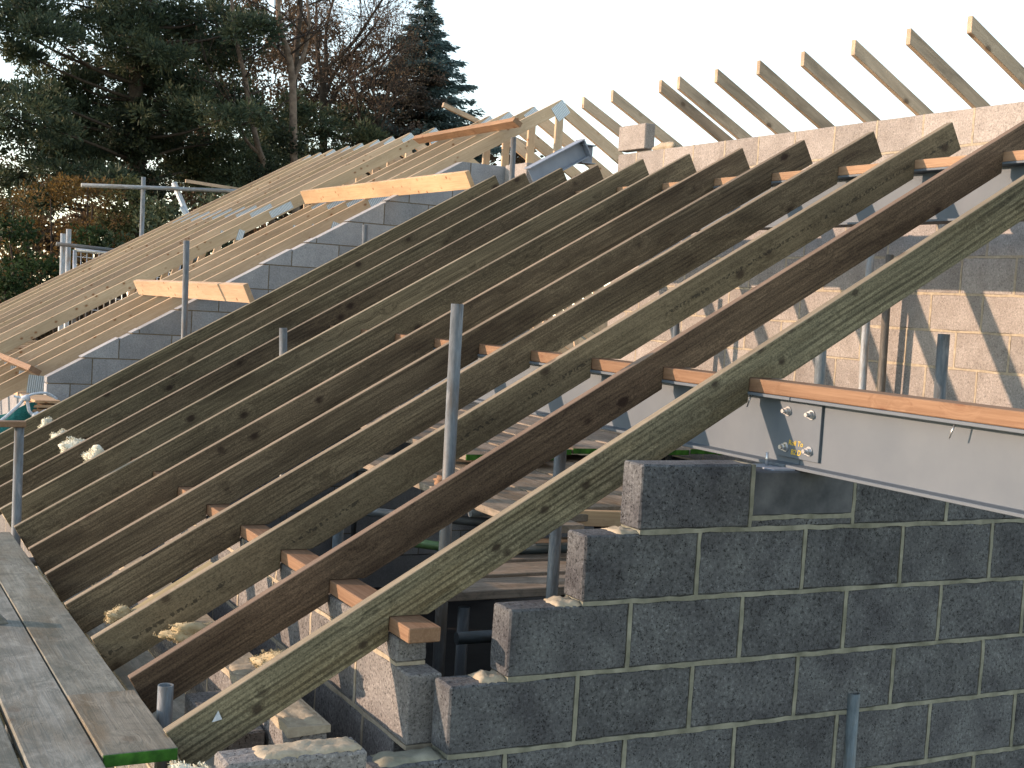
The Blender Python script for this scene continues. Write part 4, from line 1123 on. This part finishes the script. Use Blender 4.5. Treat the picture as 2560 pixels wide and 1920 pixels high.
# debris netting sheet with sag
vsn, fsn = [], []
for i in range(13):
    for j in range(9):
        u, w = i / 12, j / 8
        vsn.append((1.05 + 0.50 * u, 10.62 + 0.05 * math.sin(6 * u + 3 * w), -0.97 - 0.16 * (1 - u) * (1 - w) - 0.45 * w + 0.02 * math.sin(9 * u)))
for i in range(12):
    for j in range(8):
        fsn.append((i * 9 + j, (i + 1) * 9 + j, (i + 1) * 9 + j + 1, i * 9 + j + 1))
me = bpy.data.meshes.new('net'); me.from_pydata(vsn, [], fsn); me.update()
o = tag(obj('debris_netting', me, M['net']), 'dark teal debris netting hanging at the foot of the gable wall', 'netting')
sm = o.modifiers.new('thick', 'SOLIDIFY'); sm.thickness = 0.004
bd = thing('timber_bundle', 'small bundle of sawn timber ends tied by the rope near the gable', 'timber', (1.60, 10.6, -1.0))
for i in range(3):
    obj('timber_length', box_me(0.19, 0.5, 0.022, 0.002, M['pine']), None, bd, loc=(0.005 * i, 0.25, -0.03 + 0.034 * i), rot=(0, 0, R(4 * i - 4)), color=(0.85, 0.72, 0.6))
tag(bar('timber_rail', 0.2, 1.0, 7.17, 7.235, -0.785, -0.755, M['orange_pine'], color=(0.9, 0.95, 0.95)), 'timber rail resting on the pole top by the rafter feet', 'timber')
for i, (x, y, z, sx, sy) in enumerate(((2.55, 14.6, -0.30, 0.6, 0.5), (1.95, 14.55, -0.66, 0.55, 0.5))):
    o = obj('membrane_sheet', box_me(sx, sy, 0.02, 0.004, M['sheet']), None, None, loc=(x, y, z - 0.35), rot=(0, -PITCH, 0))
    tag(o, ['dark membrane piece glimpsed through the gap in the trusses, the upper one', 'dark membrane piece glimpsed through the gap in the trusses, the lower one'][i], 'membrane')
for y in (14.4, 14.8):
    pass

# ------------------------------------------------------------------ vegetation
def pad_points(c, rx, rz, n, ry=None, hollow=0.45, top=0.0):
    ry = ry or rx * 0.8
    u = rng.normal(0, 1, (n, 3)); u /= np.linalg.norm(u, axis=1)[:, None]
    r = hollow + (1 - hollow) * rng.random(n) ** 0.6
    p = u * r[:, None]
    if top: p[:, 2] = np.abs(p[:, 2]) * np.where(rng.random(n) < top, 1, -1)
    # lumpy outline
    ang = np.arctan2(u[:, 1], u[:, 0])
    lob = 1 + 0.25 * np.sin(ang * 3 + c[0] * 3) + 0.18 * np.sin(ang * 7 + c[2] * 5) + 0.15 * np.sin(u[:, 2] * 6 + c[1])
    p *= lob[:, None]
    return np.array(c)[None, :3] + p * np.array([rx, ry, rz]), u
def tubes(paths, n=6):
    """paths: list of (pts, radii) -> one mesh"""
    V, F = [], []
    for pts, rad in paths:
        P_ = [Vector(p) for p in pts]
        base = len(V)
        for i, p in enumerate(P_):
            d_ = (P_[min(i + 1, len(P_) - 1)] - P_[max(i - 1, 0)])
            d_ = d_.normalized() if d_.length > 1e-6 else Vector((0, 0, 1))
            a_ = d_.cross(Vector((0.3, 1, 0.1))).normalized(); b_ = d_.cross(a_)
            for k in range(n):
                t_ = 2 * math.pi * k / n
                V.append(p + (a_ * math.cos(t_) + b_ * math.sin(t_)) * rad[i])
        for i in range(len(P_) - 1):
            for k in range(n):
                F.append((base + i * n + k, base + i * n + (k + 1) % n, base + (i + 1) * n + (k + 1) % n, base + (i + 1) * n + k))
    me = mesh_np('limb', np.array([tuple(v) for v in V]), np.array(F), 4)
    me.polygons.foreach_set("use_smooth", [True] * len(me.polygons))
    return me
def interp(pts, n=4):
    return curve_pts(pts, n)
def taper(k, r0, r1): return [r0 + (r1 - r0) * (i / max(1, k - 1)) for i in range(k)]
def to_ground(pts):
    return [(pts[0][0] + 0.1, pts[0][1], GZ - 0.1)] + list(pts)
def twig_paths(start, direc, length, r, level, out, tips, spread=0.55, droop=0.0):
    p = Vector(start); d_ = Vector(direc).normalized()
    pts = [tuple(p)]; k = 4
    for i in range(k):
        d_ = (d_ + Vector((random.gauss(0, .13), random.gauss(0, .13), random.gauss(0.03 - droop, .12)))).normalized()
        p = p + d_ * length / k
        pts.append(tuple(p))
    out.append((pts, taper(len(pts), r, r * 0.5)))
    if level <= 0:
        tips.append((p, d_)); return
    for i in range(3 if level > 1 else 3):
        q = Vector(pts[random.randint(2, 4)])
        nd = (d_ + Vector((random.gauss(0, spread), random.gauss(0, spread), random.gauss(0.08, spread * 0.8)))).normalized()
        twig_paths(q, nd, length * random.uniform(0.55, 0.8), r * 0.55, level - 1, out, tips, spread, droop)

# --- big ivy-clad pine
def pine(name, label, trunk_pts, pads, r0, leafmat, ntuft, barkmat, limb_from, group='trees behind the trusses'):
    t = thing(name, label, 'tree', (trunk_pts[0][0], trunk_pts[0][1], GZ), group)
    off = Vector(t.location)
    tp = interp(to_ground(trunk_pts), 4)
    paths = [(tp, taper(len(tp), r0, r0 * 0.35))]
    v = Veg()
    for pd in pads:
        c = Vector(pd[:3]); rx, rz = pd[3], pd[4]
        # limb from the trunk to the pad
        zt = min(max(c.z - abs(c.x - trunk_pts[2][0]) * 0.25, limb_from), trunk_pts[-1][2] - 0.3)
        q = min(tp, key=lambda a: abs(a.z - zt))
        mid_ = (Vector(q) + c) / 2 + Vector((0, random.uniform(-.3, .3), random.uniform(-.25, .15)))
        lp = interp([tuple(q), tuple(mid_), tuple(c)], 3)
        paths.append((lp, taper(len(lp), 0.06, 0.02)))
        for sx in (-0.5, 0.45):
            e = c + Vector((sx * rx, random.uniform(-.4, .4), random.uniform(-.1, .2)))
            paths.append(([tuple(c), tuple((c + e) / 2 + Vector((0, 0, .06))), tuple(e)], [0.035, 0.025, 0.012]))
        # foliage as sub-clumps
        nc = max(10, int(rx * rz * 21))
        for _ in range(nc):
            u = rng.normal(0, 1, 3); u /= np.linalg.norm(u); rr_ = rng.random() ** 0.45
            cc = np.array(c) + u * rr_ * np.array([rx, rx * 0.7, rz])
            s = rng.uniform(0.24, 0.46)
            m = int(ntuft * s / 0.3)
            pts, uu = pad_points(cc, s, s * 0.62, m, hollow=0.25)
            uu[:, 2] += 0.45
            v.cards(pts, uu, 0.19, 0.055, 0.4)
    tr = tubes(paths, 6)
    tr.transform(Matrix.Translation(-off)); obj('trunk', tr, barkmat, t)
    cm = v.mesh('crown'); cm.transform(Matrix.Translation(-off)); obj('crown', cm, leafmat, t)
    return t, off
def leafy(parent, off, name, pads, mat, dens, ln, wd, hollow=0.3, up=0.2):
    v = Veg()
    for pd in pads:
        rx, rz = pd[3], pd[4]
        nc = max(6, int(rx * rz * 16))
        for _ in range(nc):
            u = rng.normal(0, 1, 3); u /= np.linalg.norm(u); rr_ = rng.random() ** 0.45
            cc = np.array(pd[:3]) + u * rr_ * np.array([rx, rx * 0.6, rz])
            s = rng.uniform(0.2, 0.42)
            pts, uu = pad_points(cc, s, s * 0.8, int(dens * s / 0.3), hollow=hollow)
            uu[:, 2] += up
            v.cards(pts, uu, ln, wd, 0.6)
    cm = v.mesh(name); cm.transform(Matrix.Translation(-off))
    return obj(name, cm, mat, parent)

t, off = pine('pine_tree', 'big dark pine with spreading flat boughs and an ivy-clad trunk', PINE_TRUNK, PINE_PADS, 0.36, M['pine_leaf'], 120, M['bark'], 2.2)
leafy(t, off, 'ivy', IVY_PADS, M['ivy'], 120, 0.10, 0.09)
t, off = pine('pine_tree', 'smaller dark evergreen between the pale trunks and the bare tree', PINE2_TRUNK, PINE2_PADS, 0.22, M['pine_leaf'], 110, M['bark'], 2.5)
# pale-barked leaning trees
def pale_tree(label, path, branch, ivypads, r0):
    t = thing('deciduous_tree', label, 'tree', (path[0][0], path[0][1], GZ), 'trees behind the trusses')
    off = Vector(t.location)
    tp = interp(to_ground(path), 4)
    paths = [(tp, taper(len(tp), r0, r0 * 0.45))]
    bp = interp(branch, 4); paths.append((bp, taper(len(bp), r0 * 0.55, r0 * 0.25)))
    out, tips = [], []
    for src in (tp[len(tp) // 2:], bp[len(bp) // 2:]):
        for q in src[::2]:
            dd = Vector((random.gauss(0, 1), random.gauss(0, .7), random.uniform(.2, 1)))
            twig_paths(q, dd, random.uniform(0.8, 1.5), 0.035, 2, out, tips)
    tr = tubes(paths, 8); tr.transform(Matrix.Translation(-off)); obj('trunk', tr, M['bark_pale'], t)
    br = tubes(out, 4); br.transform(Matrix.Translation(-off)); obj('branches', br, M['bark_twig'], t)
    v = Veg()
    P_ = np.array([tuple(p) for p, d_ in tips]); D_ = np.array([tuple(d_) for p, d_ in tips])
    for k in range(5):
        v.cards(P_ + rng.normal(0, 0.16, P_.shape), D_, 0.10, 0.06, 0.9)
    cm = v.mesh('leaves'); cm.transform(Matrix.Translation(-off)); obj('crown', cm, M['brown_leaf'], t)
    leafy(t, off, 'ivy', ivypads, M['ivy'], 90, 0.10, 0.09)
pale_tree('leaning pale-barked tree with ivy round its foot, beside the big pine', PALE1, PALE1B, [IVY2_PADS[0], IVY2_PADS[3]], 0.11)
pale_tree('tall pale-barked tree with a curving forked trunk above the trusses', PALE2, PALE2B, IVY2_PADS[1:3], 0.14)
# bare trees
def bare_tree(label, path, limbs, r0, levels=3, leaves=2, mat='brown_leaf'):
    t = thing('deciduous_tree', label, 'tree', (path[0][0], path[0][1], GZ), 'trees behind the trusses')
    off = Vector(t.location)
    tp = interp(to_ground(path), 4)
    big = [(tp, taper(len(tp), r0, r0 * 0.5))]
    out, tips = [], []
    for lb in limbs:
        lb = [(p[0], p[1] + random.uniform(-.8, .8) * i, p[2]) for i, p in enumerate(lb)]
        lp = interp(lb, 5)
        big.append((lp, taper(len(lp), r0 * 0.45, 0.035)))
        for i, q in enumerate(lp[2:]):
            dd = (lp[min(i + 3, len(lp) - 1)] - lp[i + 1]).normalized()
            for _ in range(2):
                nd = dd + Vector((random.gauss(0, .55), random.gauss(0, .55), random.gauss(0.1, .45)))
                twig_paths(q, nd, random.uniform(0.7, 1.25), 0.026, levels - 1, out, tips, 0.5)
    tr = tubes(big, 7); tr.transform(Matrix.Translation(-off)); obj('trunk', tr, M['bark'], t)
    br = tubes(out, 3); br.transform(Matrix.Translation(-off)); obj('branches', br, M['bark_twig'], t)
    P_ = np.array([tuple(p) for p, d_ in tips]); D_ = np.array([tuple(d_) for p, d_ in tips])
    v = Veg()
    for k in range(leaves):
        sel = rng.random(len(P_)) < 0.6
        v.cards(P_[sel] + rng.normal(0, 0.16, P_[sel].shape), D_[sel], 0.085, 0.045, 0.9)
    cm = v.mesh('leaves'); cm.transform(Matrix.Translation(-off)); obj('crown', cm, M[mat], t)
bare_tree('almost leafless tree spreading fine twigs against the sky beside the conifer', BARE, BARE_L, 0.20, 3, 9)
bare_tree('leafless tree leaning in front of the tall conifer', BARE2, BARE2_L, 0.14, 3, 9)

# --- tall conifer
def conifer(label, x, y, ztop, zbase, halfw, mat, seed, side=None):
    t = thing('spruce_tree', label, 'tree', (x, y, GZ), 'trees behind the trusses')
    off = Vector((x, y, GZ))
    paths = [([(0, 0, -0.1), (0, 0, (ztop - GZ) * 0.6), (0, 0, ztop - GZ)], [0.28, 0.14, 0.02])]
    v = Veg(); v2 = Veg()
    rr = random.Random(seed)
    z = ztop - 0.15
    while z > zbase:
        h = (ztop - z)
        w = halfw * (h / (ztop - 6.0)) ** 1.0 if z > 6.0 else halfw * (1.0 + 0.03 * (6.0 - z))
        nb = 5 if h < 1.5 else 9
        for b in range(nb):
            a = rr.uniform(0, 2 * math.pi)
            L = w * rr.uniform(0.55, 1.18)
            dr = rr.uniform(0.10, 0.30)
            d_ = np.array([math.cos(a), math.sin(a), -dr])
            zz = z + rr.uniform(-.12, .12)
            paths.append(([(0, 0, zz - GZ), tuple(np.array([0, 0, zz - GZ]) + d_ * L * .6), tuple(np.array([0, 0, zz - GZ]) + d_ * L + np.array([0, 0, 0.12 * L]))], [0.03, 0.018, 0.006]))
            m = int(26 + 100 * L)
            tt = rng.random(m) ** 0.7
            sd = np.array([-math.sin(a), math.cos(a), 0])
            lat = rng.normal(0, 1, m) * (0.10 + 0.17 * L * (1 - tt) * 0.8)
            p = np.array([0, 0, zz - GZ])[None] + d_[None] * (tt * L)[:, None] + sd[None] * lat[:, None] + np.array([0, 0, 1.0])[None] * (0.20 * L * tt ** 2 - 0.06 * np.abs(lat) * 2 + rng.normal(0, .04, m))[:, None]
            dirs = np.repeat(d_[None], m, 0) * 0.8 + sd[None] * np.sign(lat)[:, None] * 0.6 + np.array([0, 0, -0.25])[None]
            tgt = v2 if (side and math.cos(a) * -1 > -0.2 and zz < side and rr.random() < 0.75) else v
            tgt.cards(p, dirs, 0.23, 0.065, 0.28)
        z -= 0.24 if h < 3 else 0.28
    tr = tubes(paths, 5); obj('trunk', tr, M['bark'], t)
    obj('crown', v.mesh('crown'), mat, t)
    if v2.n: tag(obj('browned_foliage', v2.mesh('brown'), M['spruce_brown'], t), 'browned foliage on the shaded side')
conifer('tall bluish pointed conifer standing clear against the white sky', 20.75, 48.0, 11.75, 2.5, 3.45, M['spruce'], 5, side=8.8)

# --- autumn shrubs, green shrubs and the wood behind
def bush(name, label, pads, mat, dens, ln, wd, group):
    cx = sum(p[0] for p in pads) / len(pads); cy = sum(p[1] for p in pads) / len(pads)
    t = thing(name, label, 'shrub', (cx, cy, GZ), group)
    off = Vector(t.location)
    paths = []
    for p in pads:
        b = (cx + (p[0] - cx) * 0.4, cy + (p[1] - cy) * 0.4, GZ - 0.05)
        lp = interp([b, ((b[0] + p[0]) / 2 + random.uniform(-.2, .2), (b[1] + p[1]) / 2, (GZ + p[2]) / 2), p[:3]], 3)
        paths.append((lp, taper(len(lp), 0.05, 0.02)))
    st = tubes(paths, 5); st.transform(Matrix.Translation(-off)); obj('stem', st, M['bark_twig'], t)
    leafy(t, off, 'crown', pads, mat, dens, ln, wd)
bush('autumn_shrub', 'orange-leaved autumn shrub below the big pine', [AUT_PADS[i] for i in (0, 1, 3, 4, 6, 8, 9, 10, 12)], M['autumn'], 90, 0.10, 0.05, 'shrubs below the trees')
bush('autumn_shrub', 'brownish autumn shrub at the edge behind the green shrub', [AUT_PADS[i] for i in (2, 5, 7, 11, 13)], M['autumn'], 85, 0.10, 0.05, 'shrubs below the trees')
bush('green_shrub', 'bright green leafy shrub beside the far scaffold uprights', SHRUB_PADS[:6], M['shrub'], 80, 0.12, 0.08, 'shrubs below the trees')
bush('green_shrub', 'dark green shrub mass behind the far scaffold rail', SHRUB_PADS[6:], M['pine_leaf'], 80, 0.12, 0.07, 'shrubs below the trees')
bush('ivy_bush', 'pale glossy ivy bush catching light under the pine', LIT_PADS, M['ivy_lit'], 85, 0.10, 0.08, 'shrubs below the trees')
def stuff_pads(name, label, cat, pads, mat, dens, ln, wd):
    v = Veg()
    for pd in pads:
        rx, rz = pd[3], pd[4]
        for _ in range(max(6, int(rx * rz * 7))):
            u = rng.normal(0, 1, 3); u /= np.linalg.norm(u); rr_ = rng.random() ** 0.4
            cc = np.array(pd[:3]) + u * rr_ * np.array([rx, rx * 0.5, rz])
            s = rng.uniform(0.3, 0.6)
            pts, uu = pad_points(cc, s, s * 0.8, int(dens * s / 0.3), hollow=0.2)
            v.cards(pts, uu, ln, wd, 0.8)
    return tag(obj(name, v.mesh(name), mat), label, cat, kind='stuff')
stuff_pads('brown_undergrowth', 'dry brown twigs and leaves of the wood behind the pine', 'woodland', BROWN_PADS, M['brown_leaf'], 85, 0.19, 0.075)
stuff_pads('woodland', 'dark distant woodland closing the view behind the trees', 'woodland', WOOD_PADS + [(p[0], p[1] + 1, p[2] - 3.2, p[3] * 1.3, 1.8) for p in WOOD_PADS], M['brown_leaf'], 40, 0.30, 0.17)

# torn scrap of paper stuck on the first rafter near its foot
me = bpy.data.meshes.new('paper'); me.from_pydata([(0, 0, 0), (0.030, 0, 0.006), (0.016, -0.004, 0.034)], [], [(0, 1, 2)]); me.update()
o = tag(obj('paper_scrap', me, M['rope'], loc=(1.062, 3.7145, -1.262)), 'small white torn scrap on the face of the first rafter near its foot', 'scrap')
sm = o.modifiers.new('thick', 'SOLIDIFY'); sm.thickness = 0.001
